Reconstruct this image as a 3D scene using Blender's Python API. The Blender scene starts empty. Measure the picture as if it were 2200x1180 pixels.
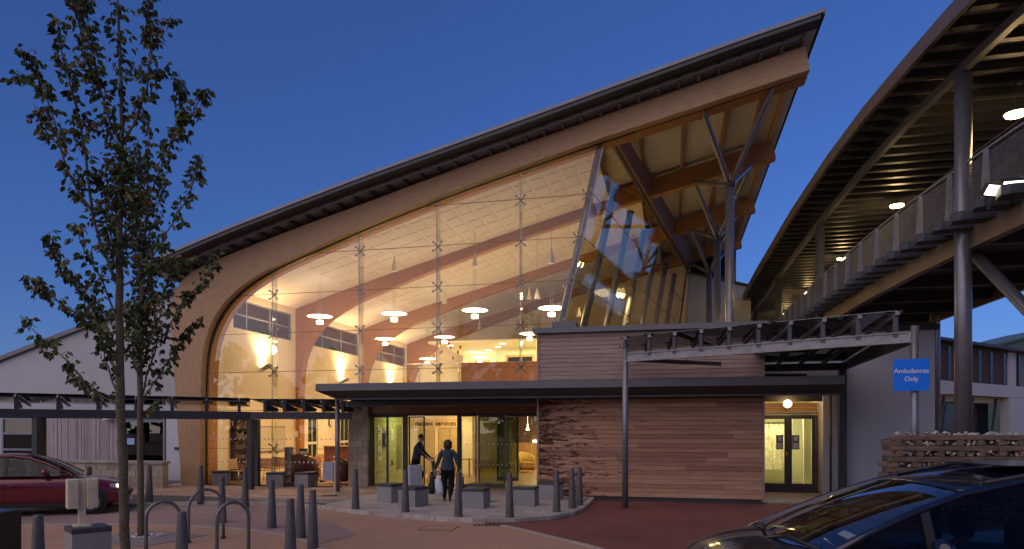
import bpy, bmesh, math, random
from mathutils import Vector, Matrix
R = math.radians
sc = bpy.context.scene
COL = sc.collection
random.seed(7)

# ------------------------------------------------------------------ camera, sky, light, exposure
TH = math.atan(345 / 1500.0)            # camera heading, left of +Y
S, C = math.sin(TH), math.cos(TH)
cam_d = bpy.data.cameras.new('camera')
cam = bpy.data.objects.new('camera', cam_d); COL.objects.link(cam)
cam.location = (0, 0, 2.0)
cam.rotation_euler = (R(90), 0, TH)
cam_d.sensor_width = 36; cam_d.lens = 1500 / 2200 * 36
cam_d.shift_y = 0.15
cam_d.clip_start = 0.1; cam_d.clip_end = 1500
sc.camera = cam

world = bpy.data.worlds.new('World'); sc.world = world
world.use_nodes = True
wn = world.node_tree; wn.nodes.clear()
w_out = wn.nodes.new('ShaderNodeOutputWorld')
w_bg = wn.nodes.new('ShaderNodeBackground')
w_sky = wn.nodes.new('ShaderNodeTexSky')
w_sky.sky_type = 'NISHITA'; w_sky.sun_disc = False
w_sky.sun_elevation = R(10.0); w_sky.sun_rotation = R(214)
w_sky.altitude = 0; w_sky.air_density = 1.0; w_sky.dust_density = 0.3; w_sky.ozone_density = 6.0
w_mix = wn.nodes.new('ShaderNodeMix'); w_mix.data_type = 'RGBA'; w_mix.blend_type = 'MULTIPLY'
w_mix.inputs[0].default_value = 1.0
w_mix.inputs[7].default_value = (1.06, 1.08, 1.72, 1)
w_bg.inputs[1].default_value = 0.10
w_gam = wn.nodes.new('ShaderNodeGamma'); w_gam.inputs[1].default_value = 0.8
wn.links.new(w_sky.outputs[0], w_gam.inputs[0]); wn.links.new(w_gam.outputs[0], w_mix.inputs[6])
wn.links.new(w_mix.outputs[2], w_bg.inputs[0])
wn.links.new(w_bg.outputs[0], w_out.inputs[0])

sun_d = bpy.data.lights.new('sun', 'SUN')
sun_d.energy = 1.75; sun_d.angle = R(100); sun_d.color = (1.0, 0.75, 0.57)   # afterglow behind the camera
sun = bpy.data.objects.new('sun', sun_d); COL.objects.link(sun)
sun.rotation_euler = (R(54), 0, R(-32))

sc.view_settings.view_transform = 'Standard'
sc.view_settings.look = 'None'
sc.view_settings.exposure = 0.0
sc.view_settings.gamma = 1.0
sc.view_settings.use_curve_mapping = False
sc.render.engine = 'CYCLES'
cy = sc.cycles
cy.use_denoising = True
try: cy.denoiser = 'OPENIMAGEDENOISE'
except Exception: pass
cy.max_bounces = 7; cy.diffuse_bounces = 3; cy.glossy_bounces = 3
cy.transmission_bounces = 6; cy.transparent_max_bounces = 20
cy.caustics_reflective = False; cy.caustics_refractive = False
cy.sample_clamp_indirect = 4.0; cy.sample_clamp_direct = 0.0

# ------------------------------------------------------------------ helpers
def W(L, D, z=0.0):
    """a point L metres right of and D metres ahead of the photographer, in world axes"""
    return Vector((L * C - D * S, L * S + D * C, z))

def link(o, parent=None):
    COL.objects.link(o)
    if parent is not None: o.parent = parent
    return o

def tag(o, label=None, cat=None, group=None, kind=None):
    if label: o['label'] = label
    if cat: o['category'] = cat
    if group: o['group'] = group
    if kind: o['kind'] = kind
    return o

def thing(name, label, cat, loc=(0, 0, 0), rz=0.0, group=None):
    o = bpy.data.objects.new(name, None)
    o.empty_display_size = 0.2
    link(o); o.location = loc; o.rotation_euler = (0, 0, rz)
    return tag(o, label, cat, group)

def copy_tree(o, parent=None):
    c = o.copy(); COL.objects.link(c); c.parent = parent
    for ch in list(o.children):
        if ch.name in bpy.context.scene.objects or True:
            copy_tree(ch, c)
    return c

def place(proto, used, loc, rz=0.0, label=None, group=None):
    """first call moves the built thing itself, later calls copy it"""
    o = proto if not used else copy_tree(proto)
    used.append(1)
    o.location = loc; o.rotation_euler = (0, 0, rz)
    if label: o['label'] = label
    if group: o['group'] = group
    return o

class MB:
    def __init__(s): s.v = []; s.f = []; s.uv = None; s.sm = []
    def add(s, vs, fs, smooth=False):
        b = len(s.v); s.v += [tuple(p) for p in vs]
        for f in fs: s.f.append([b + i for i in f]); s.sm.append(smooth)
        return s
    def box(s, x0, x1, y0, y1, z0, z1):
        vs = [(x, y, z) for z in (z0, z1) for y in (y0, y1) for x in (x0, x1)]
        return s.add(vs, [(0, 2, 3, 1), (4, 5, 7, 6), (0, 1, 5, 4), (2, 6, 7, 3), (0, 4, 6, 2), (1, 3, 7, 5)])
    def bar(s, p, q, w, h=None, up=(0, 0, 1), w2=None, h2=None):
        """rectangular bar from p to q, w wide, h high"""
        p = Vector(p); q = Vector(q); h = h or w; w2 = w2 or w; h2 = h2 or h
        d = (q - p).normalized(); u = Vector(up)
        if abs(d.dot(u)) > 0.98: u = Vector((0, 1, 0))
        a = d.cross(u).normalized(); b = a.cross(d).normalized()
        vs = [p + a * i * w / 2 + b * j * h / 2 for i, j in ((-1, -1), (1, -1), (1, 1), (-1, 1))] + \
             [q + a * i * w2 / 2 + b * j * h2 / 2 for i, j in ((-1, -1), (1, -1), (1, 1), (-1, 1))]
        return s.add(vs, [(0, 3, 2, 1), (4, 5, 6, 7), (0, 1, 5, 4), (1, 2, 6, 5), (2, 3, 7, 6), (3, 0, 4, 7)])
    def tube(s, pts, r, n=10, cap=True):
        pts = [Vector(p) for p in pts]
        rs = r if isinstance(r, (list, tuple)) else [r] * len(pts)
        rings = []; prev = None
        for i, p in enumerate(pts):
            d = (pts[min(i + 1, len(pts) - 1)] - pts[max(i - 1, 0)]).normalized()
            if prev is None:
                ref = Vector((0, 0, 1)) if abs(d.z) < 0.9 else Vector((1, 0, 0))
                a = d.cross(ref).normalized()
            else:
                a = (prev - d * prev.dot(d)).normalized()
            prev = a; b = d.cross(a)
            rings.append([p + (a * math.cos(2 * math.pi * k / n) + b * math.sin(2 * math.pi * k / n)) * rs[i] for k in range(n)])
        base = len(s.v)
        for rg in rings: s.v += [tuple(x) for x in rg]
        for i in range(len(rings) - 1):
            for k in range(n):
                s.f.append([base + i * n + k, base + i * n + (k + 1) % n, base + (i + 1) * n + (k + 1) % n, base + (i + 1) * n + k]); s.sm.append(True)
        if cap:
            s.f.append([base + k for k in reversed(range(n))]); s.sm.append(False)
            s.f.append([base + (len(rings) - 1) * n + k for k in range(n)]); s.sm.append(False)
        return s
    def cyl(s, x, y, z0, z1, r, r2=None, n=16):
        return s.tube([(x, y, z0), (x, y, z1)], [r, r if r2 is None else r2], n)
    def lathe(s, prof, x=0, y=0, n=24):
        """prof: list of (r, z)"""
        base = len(s.v)
        for r, z in prof:
            for k in range(n):
                a = 2 * math.pi * k / n
                s.v.append((x + r * math.cos(a), y + r * math.sin(a), z))
        for i in range(len(prof) - 1):
            for k in range(n):
                s.f.append([base + i * n + k, base + i * n + (k + 1) % n, base + (i + 1) * n + (k + 1) % n, base + (i + 1) * n + k]); s.sm.append(True)
        return s
    def prism(s, poly, lo, hi, axis='y'):
        """poly in the two other axes, extruded lo..hi along axis"""
        n = len(poly)
        def P(a, b, t):
            return {'y': (a, t, b), 'x': (t, a, b), 'z': (a, b, t)}[axis]
        vs = [P(a, b, lo) for a, b in poly] + [P(a, b, hi) for a, b in poly]
        fs = [list(range(n)), list(range(2 * n - 1, n - 1, -1))] + [(i, i + n, (i + 1) % n + n, (i + 1) % n) for i in range(n)]
        return s.add(vs, fs)
    def sphere(s, c, r, n=14, m=8, sz=1.0):
        c = Vector(c); base = len(s.v)
        for i in range(m + 1):
            a = math.pi * i / m
            for k in range(n):
                b = 2 * math.pi * k / n
                s.v.append((c.x + r * math.sin(a) * math.cos(b), c.y + r * math.sin(a) * math.sin(b), c.z + r * sz * math.cos(a)))
        for i in range(m):
            for k in range(n):
                s.f.append([base + i * n + k, base + (i + 1) * n + k, base + (i + 1) * n + (k + 1) % n, base + i * n + (k + 1) % n]); s.sm.append(True)
        return s
    def mesh(s, name, bevel=0):
        me = bpy.data.meshes.new(name)
        me.from_pydata(s.v, [], s.f)
        me.polygons.foreach_set('use_smooth', s.sm)
        me.validate(); me.update()
        bm = bmesh.new(); bm.from_mesh(me)
        bmesh.ops.recalc_face_normals(bm, faces=bm.faces)
        bm.to_mesh(me); bm.free()
        return me
    def build(s, name, mat, parent=None, world=False, bevel=0.0, seg=2):
        me = s.mesh(name)
        if mat: me.materials.append(mat)
        o = bpy.data.objects.new(name, me); link(o, parent)
        if world and parent is not None:
            p = parent; off = Vector((0, 0, 0))
            while p is not None: off += p.location; p = p.parent
            o.location = -off
        if bevel:
            m = o.modifiers.new('bevel', 'BEVEL'); m.width = bevel; m.segments = seg; m.limit_method = 'ANGLE'; m.angle_limit = R(40)
        return o

def struct(o, label=None):
    o['kind'] = 'structure'
    if label: o['label'] = label
    return o

def lerp(a, b, t): return a + (b - a) * t
def interp(tab, x):
    if x <= tab[0][0]:
        (x0, y0), (x1, y1) = tab[0], tab[1]
    elif x >= tab[-1][0]:
        (x0, y0), (x1, y1) = tab[-2], tab[-1]
    else:
        for i in range(len(tab) - 1):
            if tab[i][0] <= x <= tab[i + 1][0]:
                (x0, y0), (x1, y1) = tab[i], tab[i + 1]; break
    return y0 + (y1 - y0) * (x - x0) / (x1 - x0)
def resample(pts, n):
    d = [0]
    for a, b in zip(pts, pts[1:]): d.append(d[-1] + math.hypot(b[0] - a[0], b[1] - a[1]))
    out = []
    for i in range(n):
        t = d[-1] * i / (n - 1)
        k = min(max(j for j in range(len(d)) if d[j] <= t + 1e-9), len(pts) - 2)
        u = (t - d[k]) / (d[k + 1] - d[k])
        out.append((lerp(pts[k][0], pts[k + 1][0], u), lerp(pts[k][1], pts[k + 1][1], u)))
    return out
def smooth(pts, it=2):
    for _ in range(it):
        o = [pts[0]]
        for a, b in zip(pts, pts[1:]):
            o.append((a[0] * .75 + b[0] * .25, a[1] * .75 + b[1] * .25)); o.append((a[0] * .25 + b[0] * .75, a[1] * .25 + b[1] * .75))
        o.append(pts[-1]); pts = o
    return pts
def clip_convex(poly, clip):
    """Sutherland-Hodgman; clip is a convex counter-clockwise polygon"""
    out = poly
    for i in range(len(clip)):
        a, b = clip[i], clip[(i + 1) % len(clip)]
        side = lambda p: (b[0] - a[0]) * (p[1] - a[1]) - (b[1] - a[1]) * (p[0] - a[0])
        inp, out = out, []
        for j in range(len(inp)):
            p, q = inp[j], inp[(j + 1) % len(inp)]
            sp, sq = side(p), side(q)
            if sp >= 0: out.append(p)
            if (sp >= 0) != (sq >= 0):
                t = sp / (sp - sq); out.append((lerp(p[0], q[0], t), lerp(p[1], q[1], t)))
        if len(out) < 3: return []
    return out

# ------------------------------------------------------------------ materials
def nt(name):
    m = bpy.data.materials.new(name); m.use_nodes = True
    t = m.node_tree; b = t.nodes['Principled BSDF']
    return m, t, b
def N(t, kind, **kw):
    n = t.nodes.new(kind)
    for k, v in kw.items(): setattr(n, k, v)
    return n
def setp(b, **kw):
    for k, v in kw.items(): b.inputs[k].default_value = v

def surf(name, col, rough=0.6, metal=0.0, var=0.12, scale=6.0, stretch=(1, 1, 1), bump=0.0, bscale=None, rnd=0.0, col2=None, spec=0.5, coord='Object', coat=0.0, detail=5, blot=0.0, blotcol=None, blotscale=0.4):
    m, t, b = nt(name)
    tc = N(t, 'ShaderNodeTexCoord'); mp = N(t, 'ShaderNodeMapping'); mp.inputs['Scale'].default_value = stretch
    t.links.new(tc.outputs[coord], mp.inputs[0])
    oi = N(t, 'ShaderNodeObjectInfo')
    if rnd:
        ad = N(t, 'ShaderNodeVectorMath', operation='MULTIPLY_ADD')
        cb = N(t, 'ShaderNodeCombineXYZ')
        for i in range(3): t.links.new(oi.outputs['Random'], cb.inputs[i])
        ad.inputs[1].default_value = (1, 1, 1); sc_ = N(t, 'ShaderNodeVectorMath', operation='SCALE'); sc_.inputs[3].default_value = 37.0
        t.links.new(cb.outputs[0], sc_.inputs[0]); t.links.new(mp.outputs[0], ad.inputs[0]); t.links.new(sc_.outputs[0], ad.inputs[2])
        vec = ad.outputs[0]
    else: vec = mp.outputs[0]
    no = N(t, 'ShaderNodeTexNoise'); no.inputs['Scale'].default_value = scale; no.inputs['Detail'].default_value = detail; no.inputs['Roughness'].default_value = 0.6
    t.links.new(vec, no.inputs['Vector'])
    rp = N(t, 'ShaderNodeValToRGB')
    c2 = col2 or tuple(max(0, c * (1 - 2.2 * var)) for c in col)
    c1 = tuple(min(1, c * (1 + 1.2 * var)) for c in col)
    rp.color_ramp.elements[0].position = 0.3; rp.color_ramp.elements[1].position = 0.7
    rp.color_ramp.elements[0].color = (*c2, 1); rp.color_ramp.elements[1].color = (*c1, 1)
    t.links.new(no.outputs[0], rp.inputs[0]); out = rp.outputs[0]
    if rnd:
        hs = N(t, 'ShaderNodeHueSaturation'); mr = N(t, 'ShaderNodeMapRange')
        mr.inputs['To Min'].default_value = 1 - rnd; mr.inputs['To Max'].default_value = 1 + rnd
        t.links.new(oi.outputs['Random'], mr.inputs[0]); t.links.new(mr.outputs[0], hs.inputs['Value']); t.links.new(out, hs.inputs['Color']); out = hs.outputs[0]
    if blot:
        n2 = N(t, 'ShaderNodeTexNoise'); n2.inputs['Scale'].default_value = blotscale; n2.inputs['Detail'].default_value = 6; n2.inputs['Roughness'].default_value = .65
        t.links.new(tc.outputs[coord], n2.inputs['Vector'])
        r2 = N(t, 'ShaderNodeValToRGB'); r2.color_ramp.elements[0].position = .42; r2.color_ramp.elements[1].position = .68
        t.links.new(n2.outputs[0], r2.inputs[0])
        mm = N(t, 'ShaderNodeMath', operation='MULTIPLY'); mm.inputs[1].default_value = blot; t.links.new(r2.outputs[0], mm.inputs[0])
        mx = N(t, 'ShaderNodeMix', data_type='RGBA'); t.links.new(mm.outputs[0], mx.inputs[0]); t.links.new(out, mx.inputs[6]); mx.inputs[7].default_value = (*(blotcol or c2), 1); out = mx.outputs[2]
    t.links.new(out, b.inputs['Base Color'])
    setp(b, Roughness=rough, Metallic=metal)
    b.inputs['Specular IOR Level'].default_value = spec
    if coat: b.inputs['Coat Weight'].default_value = coat; b.inputs['Coat Roughness'].default_value = 0.05
    if bump:
        n3 = N(t, 'ShaderNodeTexNoise'); n3.inputs['Scale'].default_value = bscale or scale * 4; n3.inputs['Detail'].default_value = 4
        t.links.new(vec, n3.inputs['Vector'])
        bp = N(t, 'ShaderNodeBump'); bp.inputs['Strength'].default_value = bump; bp.inputs['Distance'].default_value = 0.01
        t.links.new(n3.outputs[0], bp.inputs['Height']); t.links.new(bp.outputs[0], b.inputs['Normal'])
    return m

def emis(name, col, strength):
    m, t, b = nt(name); setp(b, Roughness=0.5)
    b.inputs['Base Color'].default_value = (*[min(1, c * .8) for c in col], 1)
    b.inputs['Emission Color'].default_value = (*col, 1); b.inputs['Emission Strength'].default_value = strength
    return m

def glass(name, tint=(0.93, 0.97, 0.95), refl=1.0, rough=0.0, ior=1.5, f0=0.0):
    m = bpy.data.materials.new(name); m.use_nodes = True; t = m.node_tree; t.nodes.clear()
    o = N(t, 'ShaderNodeOutputMaterial'); tr = N(t, 'ShaderNodeBsdfTransparent'); tr.inputs[0].default_value = (*tint, 1)
    gl = N(t, 'ShaderNodeBsdfGlossy'); gl.inputs['Roughness'].default_value = rough; gl.inputs[0].default_value = (1, 1, 1, 1)
    fr = N(t, 'ShaderNodeFresnel'); fr.inputs[0].default_value = ior
    mu = N(t, 'ShaderNodeMath', operation='MULTIPLY_ADD', use_clamp=True); mu.inputs[1].default_value = refl; mu.inputs[2].default_value = f0
    mx = N(t, 'ShaderNodeMixShader')
    t.links.new(fr.outputs[0], mu.inputs[0]); t.links.new(mu.outputs[0], mx.inputs[0])
    t.links.new(tr.outputs[0], mx.inputs[1]); t.links.new(gl.outputs[0], mx.inputs[2]); t.links.new(mx.outputs[0], o.inputs[0])
    return m

def glulam(name, col, dark, coord='UV'):
    m, t, b = nt(name)
    tc = N(t, 'ShaderNodeTexCoord'); mp = N(t, 'ShaderNodeMapping'); mp.inputs['Scale'].default_value = (0.9, 14, 1)
    t.links.new(tc.outputs['UV'], mp.inputs[0])
    n1 = N(t, 'ShaderNodeTexNoise'); n1.inputs['Scale'].default_value = 2.5; n1.inputs['Detail'].default_value = 6
    t.links.new(mp.outputs[0], n1.inputs['Vector'])
    rp = N(t, 'ShaderNodeValToRGB'); rp.color_ramp.elements[0].position = .25; rp.color_ramp.elements[1].position = .75
    rp.color_ramp.elements[0].color = (*[c * .68 for c in col], 1); rp.color_ramp.elements[1].color = (*[min(1, c * 1.12) for c in col], 1)
    t.links.new(n1.outputs[0], rp.inputs[0])
    # short dark checks and knots along the laminations
    mp2 = N(t, 'ShaderNodeMapping'); mp2.inputs['Scale'].default_value = (3.0, 24, 1); t.links.new(tc.outputs['UV'], mp2.inputs[0])
    vo = N(t, 'ShaderNodeTexNoise'); vo.inputs['Scale'].default_value = 1.6; vo.inputs['Detail'].default_value = 2
    t.links.new(mp2.outputs[0], vo.inputs['Vector'])
    r2 = N(t, 'ShaderNodeValToRGB'); r2.color_ramp.elements[0].position = .63; r2.color_ramp.elements[1].position = .71
    t.links.new(vo.outputs[0], r2.inputs[0])
    mx = N(t, 'ShaderNodeMix', data_type='RGBA'); t.links.new(r2.outputs[0], mx.inputs[0]); t.links.new(rp.outputs[0], mx.inputs[6]); mx.inputs[7].default_value = (*dark, 1)
    # glue lines every 4.5 cm
    sp = N(t, 'ShaderNodeSeparateXYZ'); t.links.new(tc.outputs['UV'], sp.inputs[0])
    ml = N(t, 'ShaderNodeMath', operation='MULTIPLY'); ml.inputs[1].default_value = 22.2; t.links.new(sp.outputs[1], ml.inputs[0])
    fr = N(t, 'ShaderNodeMath', operation='FRACT'); t.links.new(ml.outputs[0], fr.inputs[0])
    lt = N(t, 'ShaderNodeMath', operation='LESS_THAN'); lt.inputs[1].default_value = .09; t.links.new(fr.outputs[0], lt.inputs[0])
    l2 = N(t, 'ShaderNodeMath', operation='MULTIPLY'); l2.inputs[1].default_value = .35; t.links.new(lt.outputs[0], l2.inputs[0])
    m3 = N(t, 'ShaderNodeMix', data_type='RGBA'); t.links.new(l2.outputs[0], m3.inputs[0]); t.links.new(mx.outputs[2], m3.inputs[6]); m3.inputs[7].default_value = (*dark, 1)
    t.links.new(m3.outputs[2], b.inputs['Base Color']); setp(b, Roughness=.65)
    return m

def clad(name, cols, axis='x', stain=None, rnd=.25):
    """weathered timber board: each board its own tone from the object's random number, grain along axis"""
    m, t, b = nt(name)
    tc = N(t, 'ShaderNodeTexCoord'); oi = N(t, 'ShaderNodeObjectInfo')
    r0 = N(t, 'ShaderNodeValToRGB'); r0.color_ramp.interpolation = 'LINEAR'
    els = r0.color_ramp.elements
    els[0].color = (*cols[0], 1); els[1].color = (*cols[-1], 1)
    for i, c in enumerate(cols[1:-1]):
        e = els.new((i + 1) / (len(cols) - 1)); e.color = (*c, 1)
    t.links.new(oi.outputs['Random'], r0.inputs[0])
    geo = N(t, 'ShaderNodeNewGeometry')
    mp = N(t, 'ShaderNodeMapping'); mp.inputs['Scale'].default_value = {'x': (1.2, 8, 30), 'z': (30, 8, 1.2), 'y': (30, 1.2, 8)}[axis]
    t.links.new(geo.outputs['Position'], mp.inputs[0])
    n1 = N(t, 'ShaderNodeTexNoise'); n1.inputs['Scale'].default_value = 1.5; n1.inputs['Detail'].default_value = 6; n1.inputs['Roughness'].default_value = .65
    t.links.new(mp.outputs[0], n1.inputs['Vector'])
    mr = N(t, 'ShaderNodeMapRange'); mr.inputs['From Min'].default_value = .25; mr.inputs['From Max'].default_value = .75; mr.inputs['To Min'].default_value = .55; mr.inputs['To Max'].default_value = 1.25
    t.links.new(n1.outputs[0], mr.inputs[0])
    mu = N(t, 'ShaderNodeVectorMath', operation='SCALE'); t.links.new(r0.outputs[0], mu.inputs[0]); t.links.new(mr.outputs[0], mu.inputs[3])
    out = mu.outputs[0]
    if stain:
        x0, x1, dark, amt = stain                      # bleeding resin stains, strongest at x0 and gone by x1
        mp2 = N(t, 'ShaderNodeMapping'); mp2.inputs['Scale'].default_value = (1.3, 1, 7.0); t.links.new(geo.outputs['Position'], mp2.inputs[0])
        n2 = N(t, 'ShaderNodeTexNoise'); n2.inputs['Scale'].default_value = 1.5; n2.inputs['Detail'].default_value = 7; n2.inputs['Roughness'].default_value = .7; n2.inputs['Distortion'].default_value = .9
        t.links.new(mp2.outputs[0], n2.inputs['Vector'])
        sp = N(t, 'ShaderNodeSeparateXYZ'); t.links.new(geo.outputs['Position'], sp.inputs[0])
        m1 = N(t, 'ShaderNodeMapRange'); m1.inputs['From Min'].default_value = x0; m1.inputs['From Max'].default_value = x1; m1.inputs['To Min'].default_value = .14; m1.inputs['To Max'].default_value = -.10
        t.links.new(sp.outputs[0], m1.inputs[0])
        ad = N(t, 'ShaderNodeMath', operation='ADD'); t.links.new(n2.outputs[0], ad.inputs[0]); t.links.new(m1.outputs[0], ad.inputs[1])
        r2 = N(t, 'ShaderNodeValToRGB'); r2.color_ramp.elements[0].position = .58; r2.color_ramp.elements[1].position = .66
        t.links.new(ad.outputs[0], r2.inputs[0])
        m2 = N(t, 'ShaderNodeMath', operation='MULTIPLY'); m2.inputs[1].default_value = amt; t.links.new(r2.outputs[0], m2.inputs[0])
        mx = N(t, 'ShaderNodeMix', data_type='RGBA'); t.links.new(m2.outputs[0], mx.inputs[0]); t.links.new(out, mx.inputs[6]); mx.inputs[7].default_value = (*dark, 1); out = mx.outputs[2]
    t.links.new(out, b.inputs['Base Color']); setp(b, Roughness=.75)
    b.inputs['Specular IOR Level'].default_value = .25
    bp = N(t, 'ShaderNodeBump'); bp.inputs['Strength'].default_value = .35; bp.inputs['Distance'].default_value = .004
    t.links.new(n1.outputs[0], bp.inputs['Height']); t.links.new(bp.outputs[0], b.inputs['Normal'])
    return m

M = {}
M['tarmac'] = surf('buff_tarmac', (0.50, 0.315, 0.20), .85, var=.22, scale=60, bump=.5, bscale=260, blot=.7, blotcol=(.33, .22, .155), blotscale=.35, spec=.3)
M['road'] = surf('grey_road', (0.36, 0.265, 0.235), .8, var=.2, scale=50, bump=.4, bscale=220, blot=.7, blotcol=(.20, .165, .165), blotscale=.3, spec=.35)
M['red'] = surf('red_tarmac', (0.24, 0.09, 0.07), .85, var=.22, scale=60, bump=.5, bscale=240, blot=.7, blotcol=(.13, .055, .05), blotscale=.5, spec=.3)
M['slab'] = surf('paving_slab', (0.46, 0.41, 0.38), .7, var=.12, scale=9, rnd=.12, bump=.1, blot=.3, blotcol=(.25, .22, .21), blotscale=2)
M['block_pave'] = surf('block_paving', (0.42, 0.29, 0.22), .8, var=.15, scale=7, rnd=.22, bump=.15)
M['grey_pave'] = surf('grey_block_paving', (0.27, 0.24, 0.24), .8, var=.15, scale=7, rnd=.25, bump=.15)
M['kerb'] = surf('granite_kerb', (0.46, 0.42, 0.37), .75, var=.16, scale=14, rnd=.1, blot=.5, blotcol=(.16, .14, .12), blotscale=2.5)
M['line'] = surf('flush_kerb', (0.40, 0.36, 0.31), .8, var=.15, scale=8, blot=.4, blotcol=(.24, .2, .17), blotscale=1.5)
M['joint'] = surf('paving_joint', (0.09, 0.08, 0.075), .9, var=.1)
M['render'] = surf('white_render', (0.48, 0.49, 0.51), .9, var=.05, scale=30, bump=.25, bscale=120, blot=.6, blotcol=(.38, .39, .41), blotscale=.25)
M['cream_wall'] = surf('interior_cream_wall', (0.80, 0.70, 0.52), .85, var=.02, scale=3)
M['ceil'] = surf('white_ceiling', (0.80, 0.73, 0.66), .85, var=.02, scale=3)
M['ceil_panel'] = surf('perforated_panel', (0.74, 0.66, 0.58), .9, var=.03, scale=40)
M['zinc'] = surf('grey_zinc', (0.20, 0.215, 0.25), .45, metal=.3, var=.08, scale=1.2, bump=.05)
M['zinc_dark'] = surf('dark_zinc', (0.055, 0.055, 0.06), .5, metal=.3, var=.1, scale=2)
M['fascia'] = surf('grey_fascia', (0.13, 0.13, 0.145), .42, metal=.25, var=.06, scale=1.5)
M['steel'] = surf('grey_painted_steel', (0.22, 0.22, 0.24), .35, metal=.5, var=.07, scale=5)
M['steel_light'] = surf('galvanised_steel', (0.28, 0.275, 0.285), .5, metal=.3, var=.12, scale=7)
M['darksteel'] = surf('charcoal_steel', (0.055, 0.055, 0.062), .45, metal=.2, var=.1, scale=5)
M['chrome'] = surf('stainless_steel', (0.62, 0.62, 0.62), .18, metal=1, var=.03)
M['bollard'] = surf('grey_bollard', (0.125, 0.12, 0.12), .5, metal=.35, var=.12, scale=9, blot=.3, blotcol=(.08, .075, .07), blotscale=4)
M['granite'] = surf('granite', (0.30, 0.29, 0.29), .7, var=.22, scale=70, bump=.15, blot=.2, blotcol=(.2, .19, .18), blotscale=3)
M['granite_dark'] = surf('dark_granite_top', (0.055, 0.055, 0.06), .45, var=.2, scale=60)
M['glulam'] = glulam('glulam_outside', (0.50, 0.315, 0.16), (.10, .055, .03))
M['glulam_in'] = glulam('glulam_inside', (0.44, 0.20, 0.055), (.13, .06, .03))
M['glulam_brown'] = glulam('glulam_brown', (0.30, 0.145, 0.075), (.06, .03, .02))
M['soffit'] = surf('soffit_boards', (0.46, 0.42, 0.39), .8, var=.1, scale=3, stretch=(.6, 6, 1))
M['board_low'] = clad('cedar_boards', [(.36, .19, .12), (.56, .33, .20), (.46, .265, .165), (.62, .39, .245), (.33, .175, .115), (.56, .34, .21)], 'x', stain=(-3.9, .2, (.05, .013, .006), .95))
M['board_up'] = clad('silvered_cedar_boards', [(.33, .245, .21), (.42, .32, .27), (.37, .275, .235)], 'x')
M['board_vert'] = clad('silvered_vertical_boards', [(.42, .36, .36), (.34, .27, .27), (.50, .44, .44), (.40, .35, .37)], 'z')
M['block'] = surf('pale_block', (0.42, 0.35, 0.26), .85, var=.1, scale=12, rnd=.18, bump=.3, bscale=60)
M['block_in'] = surf('yellow_block', (0.62, 0.58, 0.36), .85, var=.06, scale=10, rnd=.1, bump=.2)
M['mortar'] = surf('mortar', (0.22, 0.19, 0.16), .9, var=.1, scale=20)
M['glass'] = glass('hall_glass', (.97, .955, .92), refl=.55, f0=.0)
M['side_glass'] = glass('side_glass', (.95, .93, .84), refl=.30, f0=.0)
M['fin'] = glass('glass_fin', (.93, .95, .90), refl=.45)
M['canopy_glass'] = glass('canopy_glass', (.60, .68, .68), refl=1.4, f0=.02)
M['door_glass'] = glass('door_glass', (.90, .95, .90), refl=1.2)
M['green_glass'] = glass('green_door_glass', (.55, .66, .52), refl=1.3, f0=.01)
M['dark_glass'] = surf('dark_window', (0.012, 0.015, 0.018), .12, var=.05, spec=.35)
M['black'] = surf('black_rubber', (0.012, 0.012, 0.013), .6, var=.1)
M['frame'] = surf('dark_frame', (0.045, 0.043, 0.042), .45, metal=.2, var=.08)
M['frame_grey'] = surf('grey_window_frame', (0.20, 0.22, 0.26), .45, metal=.2, var=.06)
M['white'] = surf('white_paint', (0.78, 0.76, 0.72), .55, var=.03)
M['dot'] = surf('etched_dots', (0.75, 0.75, 0.75), .6, var=.02)
M['floor_in'] = surf('interior_floor', (0.42, 0.27, 0.14), .35, var=.08, scale=5)
M['carpet'] = surf('corridor_floor', (0.36, 0.34, 0.22), .4, var=.06, scale=5)
M['brown_panel'] = surf('brown_laminate', (0.27, 0.115, 0.05), .5, var=.06, scale=4, stretch=(1, 1, .2))
M['oak'] = surf('oak_veneer', (0.50, 0.28, 0.11), .45, var=.1, scale=5, stretch=(.3, 1, 6))
M['bark'] = surf('bark', (0.17, 0.135, 0.085), .9, var=.35, scale=5, stretch=(3, 3, 22), bump=.9, bscale=14, blot=.45, blotcol=(.05, .055, .03), blotscale=5)
M['leaf'] = surf('leaf_green', (0.085, 0.125, 0.040), .55, var=.35, scale=3, detail=2, spec=.3)
M['leaf2'] = surf('leaf_dull', (0.11, 0.11, 0.04), .55, var=.35, scale=3, detail=2, spec=.3)
M['leaf3'] = surf('leaf_rust', (0.22, 0.08, 0.035), .55, var=.3, scale=3, detail=2, spec=.3)
M['rock'] = surf('pale_rock', (0.50, 0.46, 0.42), .85, var=.2, scale=7, rnd=.15, bump=.5, bscale=20)
M['log'] = surf('weathered_log', (0.185, 0.135, 0.095), .85, var=.25, scale=3, stretch=(1, 8, 8), bump=.4, rnd=.2)
M['redpaint'] = surf('red_car_paint', (0.16, 0.004, 0.012), .25, metal=.25, var=.03, coat=1)
M['bluepaint'] = surf('dark_blue_car_paint', (0.006, 0.012, 0.030), .25, metal=.3, var=.03, coat=1)
M['carglass'] = glass('car_glass', (.32, .36, .38), refl=.9, f0=.0)
M['carglass_dark'] = glass('car_glass_dark', (.22, .25, .27), refl=.45)
M['carglass_front'] = glass('windscreen_glass', (.74, .80, .80), refl=1.6, f0=.03)
M['tyre'] = surf('tyre', (0.018, 0.018, 0.018), .8, var=.2)
M['alloy'] = surf('alloy', (0.45, 0.45, 0.46), .3, metal=.8, var=.05)
M['trim'] = surf('black_trim', (0.015, 0.015, 0.016), .5, var=.1)
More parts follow.
